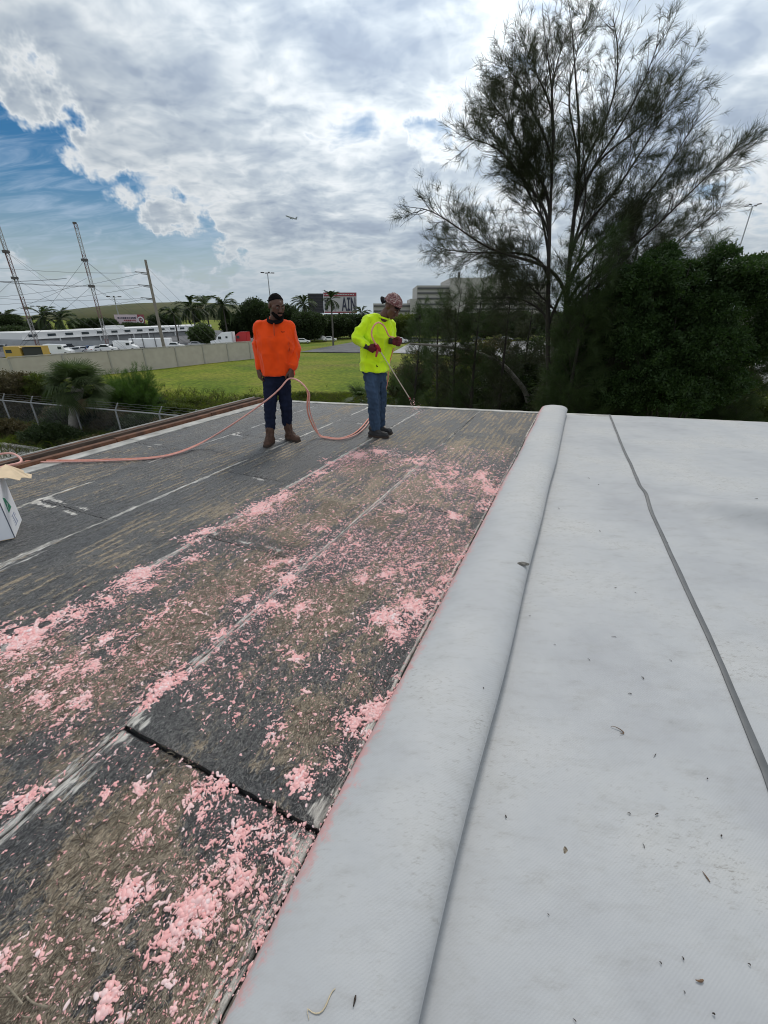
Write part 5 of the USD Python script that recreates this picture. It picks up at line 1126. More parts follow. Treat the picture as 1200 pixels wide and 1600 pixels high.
def sapling(px, ytop, y, wpx, seed, label, mat=needleg, base_z=GZ, dens=1.0, lean=0.0, name='casuarina_sapling', group=None):
    r = np.random.default_rng(seed)
    top = aty(px, ytop, y); b = np.array([top[0] - lean, y, base_z - .05]); Hh = top[2] - b[2]; wid = wpx / 650 * y * .9
    t = thing(name, label, 'young tree' if 'sapling' in name else 'tree', b, group=group)
    out, tips = [], []
    tp = spline([(0, 0, 0), (lean * .3 + r.normal(0, .08), r.normal(0, .1), Hh * .35), (lean * .7 + r.normal(0, .08), 0, Hh * .7), (lean, 0, Hh)], 24)
    obj('trunk', tube(tp, np.linspace(.06 + .008 * Hh, .008, 24), 7), barkm, t, True)
    n = int(38 * dens + Hh * 3.5)
    for k in range(n):
        f = .10 + .88 * (k + r.uniform(0, 1)) / n; i = min(22, int(f * 23)); a = tp[i]
        az = r.uniform(0, 6.28); el = r.uniform(.2, .9)
        ln = wid * .55 * (1 - f * .6) * r.uniform(.6, 1.15) + .25
        grow(a, (math.cos(az), math.sin(az), el), ln, .016 * (1.2 - f) + .006, 1, r, out, tips, .35, .6, 4, 2.2 * dens, .3)
    obj('branches', cat_(out), barkm, t, True)
    crown_scatter('crown', t, tips, TUFTS, mat, .95 if y > 22 else .82, seed)
    return t, len(tips)
nt = 0
for a in [(722, 452, 24, 60, 21, 'thin young casuarina in front of the office block, second from the lime worker'), (757, 428, 23, 62, 22, 'slender young casuarina against the taller office wall'), (803, 424, 22, 72, 23, 'young casuarina just left of the big twin trunks'), (690, 466, 27, 62, 24, 'pale green young casuarina nearest the lime worker'),
          (838, 450, 25, 90, 25, 'bushy young casuarina behind the twin trunks'), (655, 478, 34, 60, 26, 'low feathery casuarina below the office block left end'), (960, 470, 21, 150, 27, 'dense dark casuarina right of the twin trunks'), (1040, 480, 23, 170, 28, 'wide dark casuarina under the right side of the crown'), (1120, 500, 20, 150, 29, 'dark olive casuarina low at the right side'), (905, 500, 19, 110, 30, 'dark casuarina at the foot of the twin trunks'), (1195, 470, 19, 130, 31, 'drooping casuarina at the right picture edge'),
          (935, 372, 15.5, 110, 32, 'dark casuarina spire just right of the twin trunks'), (1005, 345, 18.5, 150, 33, 'tall dark casuarina filling the lower right of the big crown'), (1075, 395, 16.5, 130, 34, 'dark casuarina behind the broad leaved tree')]:
    px, yt, Y_, w_, sd, lab = a
    t, k = sapling(px, yt, Y_, w_, sd, lab, needleg if sd in (22, 24, 26, 28, 29, 31, 32, 34) else needlem, dens=3.0 if sd >= 27 else 1.5)
    nt += k
print('sapling tufts', nt)
# leafy broad tree at the right
def broadleaf(name, label, blobs_, mat, protos, seed, scale, loc, n_per=300, trunk=True, hollow=.45, group=None, cat='tree'):
    """blobs_: ellipsoids (centre, rx, ry, rz) relative to loc; leaves sit mostly near their skins, in ragged clumps"""
    r = np.random.default_rng(seed); t = thing(name, label, cat, loc, group=group)
    P_, D_ = [], []; limbs = []
    for (c, rx, ry, rz) in blobs_:
        c = np.array(c, float); n = int(n_per * (rx * ry * rz) ** .55)
        d = r.normal(0, 1, (n * 2, 3)); d /= np.linalg.norm(d, axis=1, keepdims=True)
        rad = (hollow + (1 - hollow) * r.uniform(0, 1, n * 2) ** .5) * (0.72 + .56 * fbm(d * 2.1 + seed, 3, seed % 50))
        p = c + d * rad[:, None] * np.array([rx, ry, rz])
        keep = fbm(p * (1.1 / max(.35, min(rx, rz))) + seed, 3, seed % 40) > .42
        P_.append(p[keep]); D_.append(d[keep] + r.normal(0, .5, (keep.sum(), 3)))
        if trunk:
            s0 = np.array([0, 0, max(0.1, c[2] * .25)])
            limbs.append(tube(spline([s0, (s0 + c) / 2 + r.normal(0, .12, 3) * rx, c], 8), np.linspace(.028 + .016 * rx, .008, 8) * max(1, rx * .6), 5, False))
            for k in range(4):
                e_ = c + r.normal(0, .55, 3) * [rx, ry, rz]; limbs.append(tube([c, (c + e_) / 2 + r.normal(0, .08, 3), e_], [.012 * max(1, rx * .6), .008, .004], 4, False))
    if trunk:
        top = np.array([0, 0, 0.0])
        zc = max(c[2] for c, *_ in blobs_); 
        limbs.append(tube([(0, 0, -.1), (0.03, 0, zc * .3), (0, .02, zc * .75)], [.03 + .022 * zc, .026 + .014 * zc, .02], 8, False))
        obj('trunk', cat_(limbs), barkm, t, True)
    P_, D_ = np.vstack(P_), np.vstack(D_); n = len(P_)
    scatter('crown', [(m, mat, False) for m in protos], P_, quat_to(D_, r.uniform(0, 6.28, n)), scale * r.uniform(.7, 1.3, n), r.integers(0, len(protos), n), t)
    return t, n
BY = 15.0
bb = aty(1075, 640, BY); bb[2] = GZ
def Bp(px, py, dy=0.0): return aty(px, py, BY + dy) - bb
bl, nl = broadleaf('leafy_tree', 'dense green broad leaved tree in front of the casuarina with sprays of round leaves', [
    (Bp(1015, 440), .95, .9, .75), (Bp(975, 470, .3), .7, .7, .6), (Bp(1062, 455, .5), .9, .9, .7), (Bp(1060, 510, .5), 1.3, 1.1, .8), (Bp(985, 520, .4), 1.0, 1.0, .8), (Bp(1110, 480, -.2), .75, .8, .55), (Bp(1145, 450), .6, .7, .42), (Bp(1165, 425, -.4), .8, .7, .35), (Bp(1128, 408, .2), .38, .4, .48), (Bp(1185, 412, .3), .5, .5, .22), (Bp(1190, 455, -.3), .7, .7, .40), (Bp(1205, 500, .2), 1.0, .9, .7),
    (Bp(940, 480, 1), .7, .8, .55), (Bp(1085, 425, .6), .55, .6, .35), (Bp(1035, 400, .3), .45, .5, .35), (Bp(1100, 540, -.3), 1.3, 1.1, .8), (Bp(1000, 570, .2), 1.3, 1.1, .9), (Bp(1170, 540, .3), 1.0, .9, .6), (Bp(1045, 615, -.5), 1.3, 1.0, .9), (Bp(1115, 600, -.2), 1.1, 1.0, .7), (Bp(960, 600, .4), 1.1, 1.0, .9), (Bp(905, 560, 1.5), .9, .8, .9)], leafm, CLUMPS, 41, .95, bb, 560, False, .25)
lt_ = []
lr_ = np.random.default_rng(3)
for q_ in [(1010, 430), (985, 500), (1165, 425), (1190, 440), (1080, 410), (950, 480)]:
    e_ = Bp(*q_); a_ = lr_.uniform(-.5, .5, 2); lt_.append(tube(spline([(a_[0] * .3, 0, -.1), (e_[0] * .15 + a_[0], .2, e_[2] * .35), (e_[0] * .45 + a_[1], .1, e_[2] * .70), e_], 14), np.linspace(.07, .008, 14), 5, False))
obj('trunk', cat_(lt_), barkm, bl, True)
print('leafy clumps', nl)
# understorey, one shrub at a time
for i, (px, py, Y_, rx, rz, mt, lab) in enumerate([
    (720, 610, 30, 1.9, 1.6, weedm, 'olive shrub behind the roof edge below the bare arching stem'), (790, 600, 27, 2.0, 1.8, leafd, 'dark rounded shrub under the young casuarinas'), (850, 610, 24, 1.8, 1.8, leafd, 'dark shrub behind the far end of the roll'), (920, 600, 22, 1.9, 1.9, leafd, 'nearly black shrub right of the roll end'), (985, 620, 21, 1.6, 1.4, leafd, 'dark shrub behind the membrane edge at the lap seam'),
    (1060, 640, 26, 1.4, .9, weedm, 'sunlit yellowish shrub low behind the membrane'), (1130, 610, 22, 1.7, 1.2, brushm, 'brownish olive shrub behind the right membrane edge'), (1190, 640, 20, 1.3, 1.0, weedm, 'olive green shrub in the right corner behind the roof'), (660, 575, 38, 2.0, 1.5, brushm, 'brown green shrub just right of the spray wand'), (755, 560, 34, 2.4, 1.6, brushm, 'brownish shrub below the pale paved lot'), (870, 555, 30, 2.4, 1.9, leafd, 'dark shrub around the twin trunks'), (1010, 590, 24, 2.0, 1.6, leafd, 'dark shrub under the broad leaved tree')]):
    c = aty(px, py, Y_); b = np.array([c[0], Y_, GZ])
    hh = c[2] - GZ
    bls = [((0, 0, hh), rx, rx * .8, rz), ((rx * .5, .3, hh - rz * .7), rx, rx * .8, rz), ((-rx * .6, .2, hh - rz * .9), rx, rx * .8, rz), ((0.1, 0, max(.6, hh - rz * 2.0)), rx * 1.1, rx * .8, rz * 1.1)]
    broadleaf('shrub', lab, bls, mt, MIDCL, 60 + i, .75, b, 150, True, .3, None, 'shrub')
# bare arching stem
ap = [aty(640, 537, 24.5), aty(690, 541, 24.3), aty(740, 550, 24), aty(785, 570, 23.6), aty(808, 595, 23.3), aty(824, 622, 23), aty(832, 650, 23)]
ap[-1][2] = min(ap[-1][2], GZ + 1); ap.append(np.array([ap[-1][0] + .2, 23, GZ]))
arch_ = thing('bare_arching_trunk', 'bare grey trunk arching over to the left above the shrubs', 'fallen tree', ap[-1])
pa = spline(ap, 40) - ap[-1]
obj('trunk', tube(pa, np.r_[np.linspace(.05, .15, 30), np.linspace(.15, .17, 10)], 8), M('grey_dead_wood', (0.16, 0.145, 0.13), rough=.9, var=.2, scale=4, bump=.3, bscale=20), arch_, True)
obj('twig', tube([pa[2], pa[2] + [-.3, 0, .5], pa[2] + [-.2, 0, .8]], [.02, .015, .006], 5), barkm, arch_, True)
obj('twig', tube([pa[8], pa[8] + [-.4, 0, .9], pa[8] + [-.9, 0, 1.9]], [.02, .014, .006], 5), barkm, arch_, True)

# fan palms
FANS = [fan_leaf(k, droop=[.2, .5, .9][k]) for k in range(3)]
def fan_palm(name, label, loc, trunk_h, trunk_r, n, size, seed, dry=6, lean=0.0, cat='palm', mat=palmg, group=None):
    r = np.random.default_rng(seed); t = thing(name, label, cat, loc, group=group)
    if trunk_h > .5: obj('trunk', tube(spline([(0, 0, -.1), (lean * .4, 0, trunk_h * .5), (lean, 0, trunk_h)], 14), [trunk_r] * 10 + [trunk_r * 1.1] * 4, 12), palmbark, t, True)
    top = np.array([lean if trunk_h > .5 else 0, 0, trunk_h])
    el_lo = -.25 if n < 60 else -.85
    for k in range(n + dry):
        isdry = k >= n
        az = k * 2.399 + r.normal(0, .2); el = r.uniform(el_lo, 1.35) if not isdry else r.uniform(-1.2, -.6)
        m = FANS[r.integers(0, 3) if not isdry else 2].copy(); m.apply_scale(size * r.uniform(.8, 1.15))
        m = place(m, az, -el, r.normal(0, .3), top + r.normal(0, .05, 3))
        obj('dry_frond' if isdry else 'frond', m, palmdry if isdry else mat, t)
    return t
fp = aty(122, 606, 33.0)
fan_palm('fan_palm', 'big fan palm with grey trunk standing behind the chain link fence', (aty(116, 690, 33)[0], 33.0, GZ - .6), fp[2] - GZ + .6, .36, 84, 1.50, 3, 5, fp[0] - aty(116, 690, 33)[0])
for i, (px, py, Y_, s_, n_, lab) in enumerate([(565, 628, 40, 1.35, 22, 'saw palmetto clump left of the lime worker legs'), (620, 622, 37, 1.5, 24, 'saw palmetto clump just right of the blue jeans'), (655, 645, 36, 1.3, 20, 'low saw palmetto clump below the wand tip'), (690, 625, 39, 1.4, 22, 'saw palmetto clump right of the wand tip'), (640, 592, 46, 1.3, 20, 'farther saw palmetto clump level with the wand')]):
    c = aty(px, py, Y_)
    fan_palm('palmetto', lab, (c[0], Y_, GZ - .05), max(.3, c[2] - GZ), .12, n_, s_, 80 + i, 4, 0, 'palmetto')
# feathery green bush and undergrowth by the fence
c = aty(193, 600, 36.5); b = np.array([c[0], 36.5, GZ - .3])
r_ = np.random.default_rng(5); tips, out = [], []
bush = thing('feathery_bush', 'bright green feathery bush right of the big fan palm', 'bush', b)
for k in range(120):
    az = r_.uniform(0, 6.28); el = r_.uniform(.8, 3.0)
    grow((r_.normal(0, .35), r_.normal(0, .3), .1), (math.cos(az), math.sin(az), el), r_.uniform(2.0, 4.2), .02, 1, r_, out, tips, .4, .45, 5, 3.0, .3)
obj('stems', cat_(out), barkm, bush, True)
crown_scatter('crown', bush, tips, TUFTS, leafmat('bright_needles', (0.035, 0.075, 0.014), (0.08, 0.14, 0.03), .4), .85, 6)
for i, (px, py, Y_, rx, rz, mt, lab) in enumerate([(60, 598, 38, 1.3, .8, weedm, 'light green leafy shrub left of the fan palm'), (30, 640, 40, 2.6, 1.3, brushm, 'brown green brush at the left edge behind the fence'), (75, 660, 39, 2.4, 1.3, leafd, 'dark shrub in front of the fence at the left'), (20, 600, 38, 2.0, 1.0, brushm, 'grey brown brush below the wall corner'), (160, 660, 38, 2.0, 1.2, leafd, 'dark shrub right of the grey palm trunk'), (205, 652, 38, 1.5, .9, brushm, 'brown brush on the canal bank near the third fence post'), (270, 648, 40, 1.2, .7, weedm, 'light green weeds on the lawn bank'), (300, 634, 44, 1.3, .5, weedm, 'small leafy bush at the lawn edge left of the orange shirt'), (135, 640, 38, 1.6, 1.2, brushm, 'straw coloured brush under the fan palm'), (235, 630, 41, 1.4, .5, leafd, 'dark weeds along the lawn bank'),
    (395, 628, 46, .8, .5, weedm, 'leafy weeds left of the orange worker legs'), (475, 622, 47, .9, .6, weedm, 'green weeds right of the orange worker legs')]):
    c = aty(px, py, Y_); b = np.array([c[0], Y_, GZ - .8 if px < 220 else GZ - .1]); hh = c[2] - b[2]
    bls = [((0, 0, hh), rx, rx * .8, rz), ((rx * .6, .3, max(.4, hh - rz)), rx, rx * .8, rz), ((-rx * .6, .2, max(.4, hh - rz * .8)), rx, rx * .8, rz), ((0.1, 0, max(.5, hh - rz * 1.8)), rx * 1.1, rx * .8, rz * 1.1)]
    broadleaf('shrub', lab, bls, mt, MIDCL, 160 + i, .65, b, 190, True, .3, None, 'shrub')
br_ = np.random.default_rng(515)
fd0, fd1 = at(-60, 620, -5.15)[:2], at(330, 654, -5.15)[:2]
fdv = (fd1 - fd0) / np.linalg.norm(fd1 - fd0); fnv = np.array([-fdv[1], fdv[0]])
if fnv[1] < 0: fnv = -fnv
DESC = ['straw brown', 'dull olive', 'dark green', 'dry brown', 'grey green', 'blackish green', 'ragged brown', 'mossy', 'dusty olive', 'reedy brown', 'leafless looking brown', 'matted green', 'thin dry', 'low dark', 'scrubby olive', 'weedy']
WHERE = ['at the far left fence corner', 'behind the first fence bay', 'before the first fence post', 'behind the second fence bay', 'left of the grey palm trunk', 'right of the grey palm trunk', 'behind the third fence post', 'under the feathery bush', 'between the third and fourth fence posts', 'on the bank by the water glint', 'by the fence end near the roof gutter', 'in front of the fence at the left', 'in front of the second fence post', 'in front of the palm trunk foot', 'in front of the third fence post', 'in front of the fence end']
for i in range(16):
    front = i >= 11
    f_ = (i + .5) / 11 if not front else (i - 11 + .6) / 5
    q_ = fd0 + fdv * np.linalg.norm(fd1 - fd0) * f_ + fnv * (br_.uniform(1.3, 3.0) if not front else br_.uniform(-3.5, -1.5))
    hh = br_.uniform(1.5, 2.3) if not front else br_.uniform(.7, 1.2); rx = br_.uniform(1.3, 1.9)
    bls = [((0, 0, hh), rx, 1.0, .55), ((rx * .6, .2, hh * .6), rx, 1.0, .6), ((-rx * .6, 0, hh * .6), rx, 1.0, .6)]
    mt_ = [brushm, weedm, leafd, brushm, leafd, leafd, brushm, leafd, brushm, brushm, brushm, leafd, brushm, leafd, brushm, leafd][i]
    broadleaf('shrub', DESC[i] + ' brush ' + WHERE[i], bls, mt_, MIDCL, 560 + i, .62, (q_[0], q_[1], GZ - .6 if not front else GZ - .1), 230, True, .25, None, 'shrub')
# rough grass along the canal and lawn edges
gr = np.random.default_rng(77)
def tuft_grass(k):
    r = np.random.default_rng(k + 40); ms = []
    for i in range(12):
        a = r.uniform(0, 6.28); h = r.uniform(.25, .6); o = np.array([math.cos(a), math.sin(a), 0])
        ms.append(ribbon([o * .03, o * .10 + [0, 0, h * .6], o * .28 * h / .4 + [0, 0, h * .85]], .02, .004, (o[1], -o[0], .2)))
    return cat_(ms)
GT = [tuft_grass(k) for k in range(3)]
gp = []
for k in range(26000):
    t, s_ = gr.uniform(-.4, 1.12), gr.normal(0, 5.2)
    d = canal1 - canal0; p = canal0 + d * t + nrm * s_
    if abs(s_) < 2.5 and t < 1.02: continue
    gp.append(p)
for k in range(9000):
    gp.append(np.array([gr.uniform(-12, 14), gr.uniform(38, 50)]))
gp = np.array(gp)
gz = GZ - canal_depth(gp[:, 0], gp[:, 1])
n = len(gp)
scatter('rough_grass', [(m, mt, False) for m, mt in zip(GT, (leafd, brushm, leafmat('grass_blade', (0.07, 0.11, 0.015), (0.14, 0.17, 0.03), .4)))], np.column_stack([gp, gz - .02]), quat_z(gr.uniform(0, 6.28, n)), gr.uniform(.6, 1.7, n), gr.integers(0, 3, n), None, 'rough grass and weeds along the canal bank and near edge of the lawn', 'grass', 'stuff')

# far trees
def far_tree(label, px, ytop, y, wpx, seed, mat, flat=.75, name='far_tree'):
    top = aty(px, ytop, y); w = wpx / 650 * y * .9 / 2; Hh = top[2] - GZ
    r = np.random.default_rng(seed); b = (top[0], y, GZ)
    bl_ = [((0, 0, Hh * .66), w * .8, w * .7, Hh * .34)]
    for k in range(5):
        a = r.uniform(0, 6.28); bl_.append(((w * .55 * math.cos(a), w * .5 * math.sin(a), Hh * r.uniform(.42, .74)), w * r.uniform(.4, .6), w * .5, Hh * r.uniform(.18, .28)))
    bl_.append(((0, 0, Hh * .35), w * .8, w * .6, Hh * .25))
    return broadleaf(name, label, bl_, mat, BIGCL, seed, 1.0 + y / 260, b, 62, True, .3)
FT = [(8, 492, 150, 50, leafd, 'dark tree at the left edge of the skyline'), (40, 504, 175, 50, leafd, 'low dark tree left of the paired palms'), (20, 512, 140, 60, leafd, 'dark tree below the left edge palm'), (128, 500, 250, 50, leafd, 'far tree right of the paired palms'), (160, 499, 230, 46, leafd, 'dark tree under the left lattice mast crossing'), (205, 506, 215, 40, leafd, 'dark tree left of the low billboard'), (252, 492, 235, 50, leafd, 'tree behind the leaning utility pole'),
      (316, 509, 128, 40, palmg, 'grey green bushy tree left of the white truck'), (365, 492, 150, 46, leafd, 'dark tree behind the white truck cab'), (398, 470, 150, 70, leafd, 'large dark tree left of the orange worker head'), (440, 476, 155, 70, leafd, 'large dark tree right of the orange worker head'), (478, 488, 150, 60, leafd, 'dark spreading tree below the black billboard'), (515, 494, 165, 66, leafd, 'dark tree below the white lettered billboard'), (552, 492, 170, 56, leafd, 'tree between the billboard and lime worker'), (590, 494, 180, 60, leafd, 'dark tree behind the lime worker shoulder'), (632, 492, 170, 60, weedm, 'olive tree right of the patterned cap'), (672, 486, 165, 64, leafd, 'tree in front of the office block left wing'),
      (715, 488, 160, 64, leafd, 'tree in front of the office block centre'), (760, 486, 165, 70, leafd, 'tree in front of the office block right part'), (810, 488, 160, 70, leafd, 'tree behind the young casuarinas'), (870, 490, 170, 80, leafd, 'tree seen between the twin trunks'), (940, 488, 175, 90, leafd, 'far tree behind the big casuarina'), (1020, 486, 180, 90, leafd, 'far tree behind the leafy tree'), (1100, 484, 180, 90, leafd, 'far tree behind the right hand sprays'), (1180, 486, 180, 90, leafd, 'far tree at the right edge')]
for i, (px, yt, Y_, w_, mt, lab) in enumerate(FT): far_tree(lab, px, yt, Y_, w_, 300 + i, mt)
# feather palms
FR = [frond(k, droop=[.8, 1.05, 1.3][k]) for k in range(3)]
def feather_palm(label, loc, h, seed, size=1.0, n=24, group=None):
    size = size * 1.45; h = h - .4
    r = np.random.default_rng(seed); t = thing('palm_tree', label, 'palm', loc, group=group)
    obj('trunk', tube([(0, 0, -.2), (.1, 0, h * .5), (0, 0, h)], [.28, .22, .18], 8), palmbark2, t, True)
    obj('crownshaft', tube([(0, 0, h - .1), (0, 0, h + .7)], [.19, .10], 8), palmg, t, True)
    for k in range(n):
        el = r.uniform(-.75, 1.2); m = FR[r.integers(0, 3)].copy(); m.apply_scale(size)
        obj('frond', place(m, k * 2.399 + r.normal(0, .2), -el, 0, (0, 0, h + .6)), leafd if k % 3 else palmg, t)
    return t
for i, (px, py, Y_, s_, lab) in enumerate([(66, 494, 150, 1.35, 'left palm of the pair beside the left lattice mast'), (94, 497, 150, 1.25, 'right palm of the pair beside the left lattice mast'), (10, 498, 150, 1.2, 'palm at the left edge of the skyline'), (270, 488, 150, 1.1, 'small palm just right of the utility pole'), (299, 480, 140, 1.35, 'leftmost of the three tall palms left of the orange worker'), (321, 477, 150, 1.3, 'middle of the three tall palms left of the orange worker'), (348, 476, 140, 1.35, 'rightmost of the three tall palms left of the orange worker'), (475, 474, 170, 1.25, 'palm left of the black billboard'), (517, 466, 130, .80, 'palm standing in front of the white lettered billboard'), (565, 488, 190, 1.1, 'small far palm right of the billboards')]):
    p = aty(px, py, Y_); feather_palm(lab, (p[0], Y_, GZ), p[2] - GZ - .6, 400 + i, s_)

# ------------------------------------------------------------------ boundary wall, fence
wallm = M('precast_wall', (0.375, 0.34, 0.285), rough=0.9, var=0.08, scale=.8, bump=.1, bscale=30)
wallpost = M('precast_post', (0.30, 0.285, 0.25), rough=0.9, var=0.08, scale=1)
w0, w1 = at(27, 600, GZ), at(425, 557.5, GZ)
dw = (w1 - w0)[:2]; Lw = np.linalg.norm(dw); dw /= Lw; aw = math.atan2(dw[1], dw[0])
bw = thing('boundary_wall', 'long beige precast concrete panel wall across the far side of the lawn', 'wall', (w0[0], w0[1], GZ), math.degrees(aw))
def wall_t(px):                       # where the sight line of a joint crosses the wall
    d = ray(px, 560)[:2]; A = np.array([[dw[0], -d[0]], [dw[1], -d[1]]]); return np.linalg.solve(A, -w0[:2])[0]
joints = [0.0] + [wall_t(p) for p in (98, 171, 226, 276, 319, 357, 392)] + [Lw]
HW = 3.55
for i, (a, b) in enumerate(zip(joints[:-1], joints[1:])):
    obj('panel', box(b - a - .22, .14, HW - .1, ((a + b) / 2, 0, (HW - .1) / 2 - .1)), wallm, bw)
    obj('coping', box(b - a - .02, .24, .12, ((a + b) / 2, 0, HW - .1)), wallpost, bw)
for a in joints: obj('post', box(.20, .30, HW - .17, (a, 0, (HW - .17) / 2 - .1)), wallpost, bw)
# return of the wall towards the left
w2 = at(-130, 585, GZ)
obj('return_panel', box(np.linalg.norm((w2 - w0)[:2]), .14, HW - .1, ((np.array([w2[0] - w0[0], w2[1] - w0[1]]) @ np.array([dw[0], dw[1]])) / 2, (np.array([w2[0] - w0[0], w2[1] - w0[1]]) @ np.array([-dw[1], dw[0]])) / 2, (HW - .1) / 2 - .1), math.atan2(w2[1] - w0[1], w2[0] - w0[0]) - aw), wallm, bw, label='end panel turning away at the left')
galv = M('galvanised', (0.24, 0.245, 0.25), rough=0.6, var=0.15, scale=6, metal=0.2)
fen = thing('chain_link_fence', 'chain link fence with top rail and angled barbed wire arms behind the roof edge', 'fence', (0, 0, 0))
FZ = -5.15
f0, f1 = at(-60, 620, FZ), at(330, 654, FZ)
df = (f1 - f0); Lf = np.linalg.norm(df); df /= Lf; nf = np.array([-df[1], df[0], 0])
obj('top_rail', tube([f0, f1], .055, 8), galv, fen, True)
def fence_t(px):
    d = ray(px, 640)[:2]; A = np.array([[df[0], -d[0]], [df[1], -d[1]]]); return np.linalg.solve(A, -f0[:2])[0]
fts = [fence_t(p) for p in (-45, 10, 52, 118, 180, 247, 300)]
for t in fts:
    p = f0 + df * t
    post = obj('post', tube([[p[0], p[1], GZ - .9], [p[0], p[1], FZ + .05]], .06, 8), galv, fen, True)
    obj('barb_arm', tube([p + [0, 0, .02], p + df * .28 + nf * .12 + [0, 0, .52]], .045, 6), galv, fen)
for k in range(3):
    o = df * .09 * (k + 1) + nf * .04 * (k + 1) + [0, 0, .17 * (k + 1)]
    obj('barbed_wire', tube([f0 + o, f1 + o], .006, 4), galv, fen)
# diamond mesh as thin wires
pts, cnt = [], []
hh = 2.25
for k in range(int((Lf + hh) / .16)):
    for sgn in (1, -1):
        a = k * .16 if sgn < 0 else k * .16 - hh
        b = a - hh * (1 if sgn < 0 else -1)
        s0, s1 = (a, 0.0), (b, hh)
        lo, hi = sorted((a, b)); 
        if lo < 0 or hi > Lf: continue
        pts += [f0 + df * a + [0, 0, -.04], f0 + df * b + [0, 0, -hh]]; cnt.append(2)
bc = UsdGeom.BasisCurves.Define(stage, numbered(pathof(fen), 'chain_link_mesh'))
bc.CreateTypeAttr('linear'); bc.CreatePointsAttr(Vt.Vec3fArray.FromNumpy(np.array(pts, np.float32))); bc.CreateCurveVertexCountsAttr(cnt); bc.CreateWidthsAttr([0.0035]); bc.SetWidthsInterpolation('constant')
UsdShade.MaterialBindingAPI.Apply(bc.GetPrim()).Bind(galv); tag(bc.GetPrim(), kind='stuff')

# ------------------------------------------------------------------ masts, pole, wires, lamps
mastm = usdkit.material(stage, '/World/Looks/banded_mast', {'g': ('geometry', {}), 's': ('separate_xyz', {}), 'm': ('math', {'math_type': 'multiply', 'value2': 0.11}), 'f': ('math', {'math_type': 'fraction'}), 'c': ('math', {'math_type': 'greater_than', 'value2': 0.5}),
    'x': ('mix', {'color1': (0.16, 0.085, 0.08), 'color2': (0.30, 0.29, 0.29)}), 'p': ('principled_bsdf', {'roughness': 0.6})}, [('g.position', 's.vector'), ('s.z', 'm.value1'), ('m.value', 'f.value1'), ('f.value', 'c.value1'), ('c.value', 'x.fac'), ('x.color', 'p.base_color')], surface='p.BSDF')
darkst = M('dark_steel', (0.07, 0.065, 0.065), rough=.6, var=.2, scale=3)
wirem = M('wire', (0.06, 0.06, 0.065), rough=.6, var=.1)
def mast(label, px, py, y, rings, guys):
    top = aty(px, py, y); b = np.array([top[0], y, GZ]); h = top[2] - GZ
    t = thing('lattice_mast', label, 'radio mast', b); w = .42
    c = [(w * math.cos(a), w * math.sin(a)) for a in (.5, .5 + 2.094, .5 + 4.189)]
    for x, y_ in c: obj('leg', tube([(x, y_, 0), (x, y_, h)], .075, 5), mastm, t)
    br = []
    nz = int(h / .85)
    for i in range(nz):
        z0, z1 = h * i / nz, h * (i + 1) / nz
        for k in range(3):
            p, q = c[k], c[(k + 1) % 3]
            a, b_ = (p, q) if i % 2 else (q, p)
            br.append(tube([(*a, z0), (*b_, z1)], .04, 3, False)); br.append(tube([(*p, z1), (*q, z1)], .032, 3, False))
    obj('lattice', cat_(br), mastm, t, kind='stuff')
    for zr in rings: obj('collar', tube([(0, 0, h * zr - .25), (0, 0, h * zr + .25)], .72, 10), darkst, t)
    obj('top_cap', tube([(0, 0, h), (0, 0, h + .35)], .42, 8), darkst, t)
    for zr, ax, ay in guys: obj('guy_wire', tube([(0, 0, h * zr), (ax, ay, .2)], .028, 3), wirem, t)
    return b, h
m1, hm1 = mast('red and white lattice mast right of the left edge one, full height visible', 117, 350, 112, [.74, .54], [(.74, 26, -6), (.54, 26, -6), (.54, -16, -10), (.74, -16, -10), (.74, 8, 26), (.54, 6, 24)])
m2, hm2 = mast('lattice mast at the far left edge cut by the picture border', -12, 330, 108, [.74, .56], [(.74, 26, -6), (.56, 26, -6), (.56, -16, -10), (.74, 22, 10)])
pt = aty(227, 406, 98); pb_ = np.array([pt[0], 98, GZ]); hp = pt[2] - GZ
pole = thing('utility_pole', 'tall grey brown utility pole with three pairs of insulator arms', 'utility pole', pb_)
obj('shaft', tube([(0, 0, 0), (0, 0, hp * .5), (0, 0, hp)], [.34, .29, .23], 10), M('weathered_pole', (0.20, 0.175, 0.155), rough=.9, var=.2, scale=2, stretch=(1, 1, .2)), pole, True)
ends = []
for zz in (428, 448, 468):
    z = aty(232 + (zz - 428) * .22, zz, 98)[2] - GZ
    for k, dx in enumerate((-2.3, -1.9)):
        obj('insulator_arm', tube([(-.15, 0, z + .25 * (1 - k) - .1), (dx, (-.7, .7)[k], z + .35 - .25 * k)], [.10, .07], 6), darkst, pole)
    ends.append(pb_ + [-2.2, 0, z + .2])
for zz, ax in ((.93, 13), (.78, 12), (.68, 9)): obj('guy_wire', tube([(0, 0, hp * zz), (ax, 5, 0.2)], .025, 3), wirem, pole)
pl = thing('power_lines', 'thin power lines sagging between the masts and the utility pole', 'power line', (0, 0, 0))
def wire(a, b, sag, r=.03):
    a, b = np.array(a, float), np.array(b, float); s = np.linspace(0, 1, 16)[:, None]
    obj('wire', tube(a + (b - a) * s - np.array([0, 0, 1]) * sag * 4 * s * (1 - s), r, 3), wirem, pl)
for i, e in enumerate(ends):
    y0 = [413, 435, 463][i]
    wire(aty(-60, y0, 92), e, .5); wire(aty(-60, [468, 478, 492][i], 104), e + [.2, .5, -.1], .8)
wire(aty(-40, 436, 105), m1 + [0, 0, hm1 * .54], .4, .045); wire(aty(-20, 440, 108), aty(104, 435, 112), .2, .06); wire(aty(0, 492, 95), aty(135, 435, 112), .3, .03)
lampm = M('lamp_grey', (0.25, 0.26, 0.27), rough=.5, var=.1)
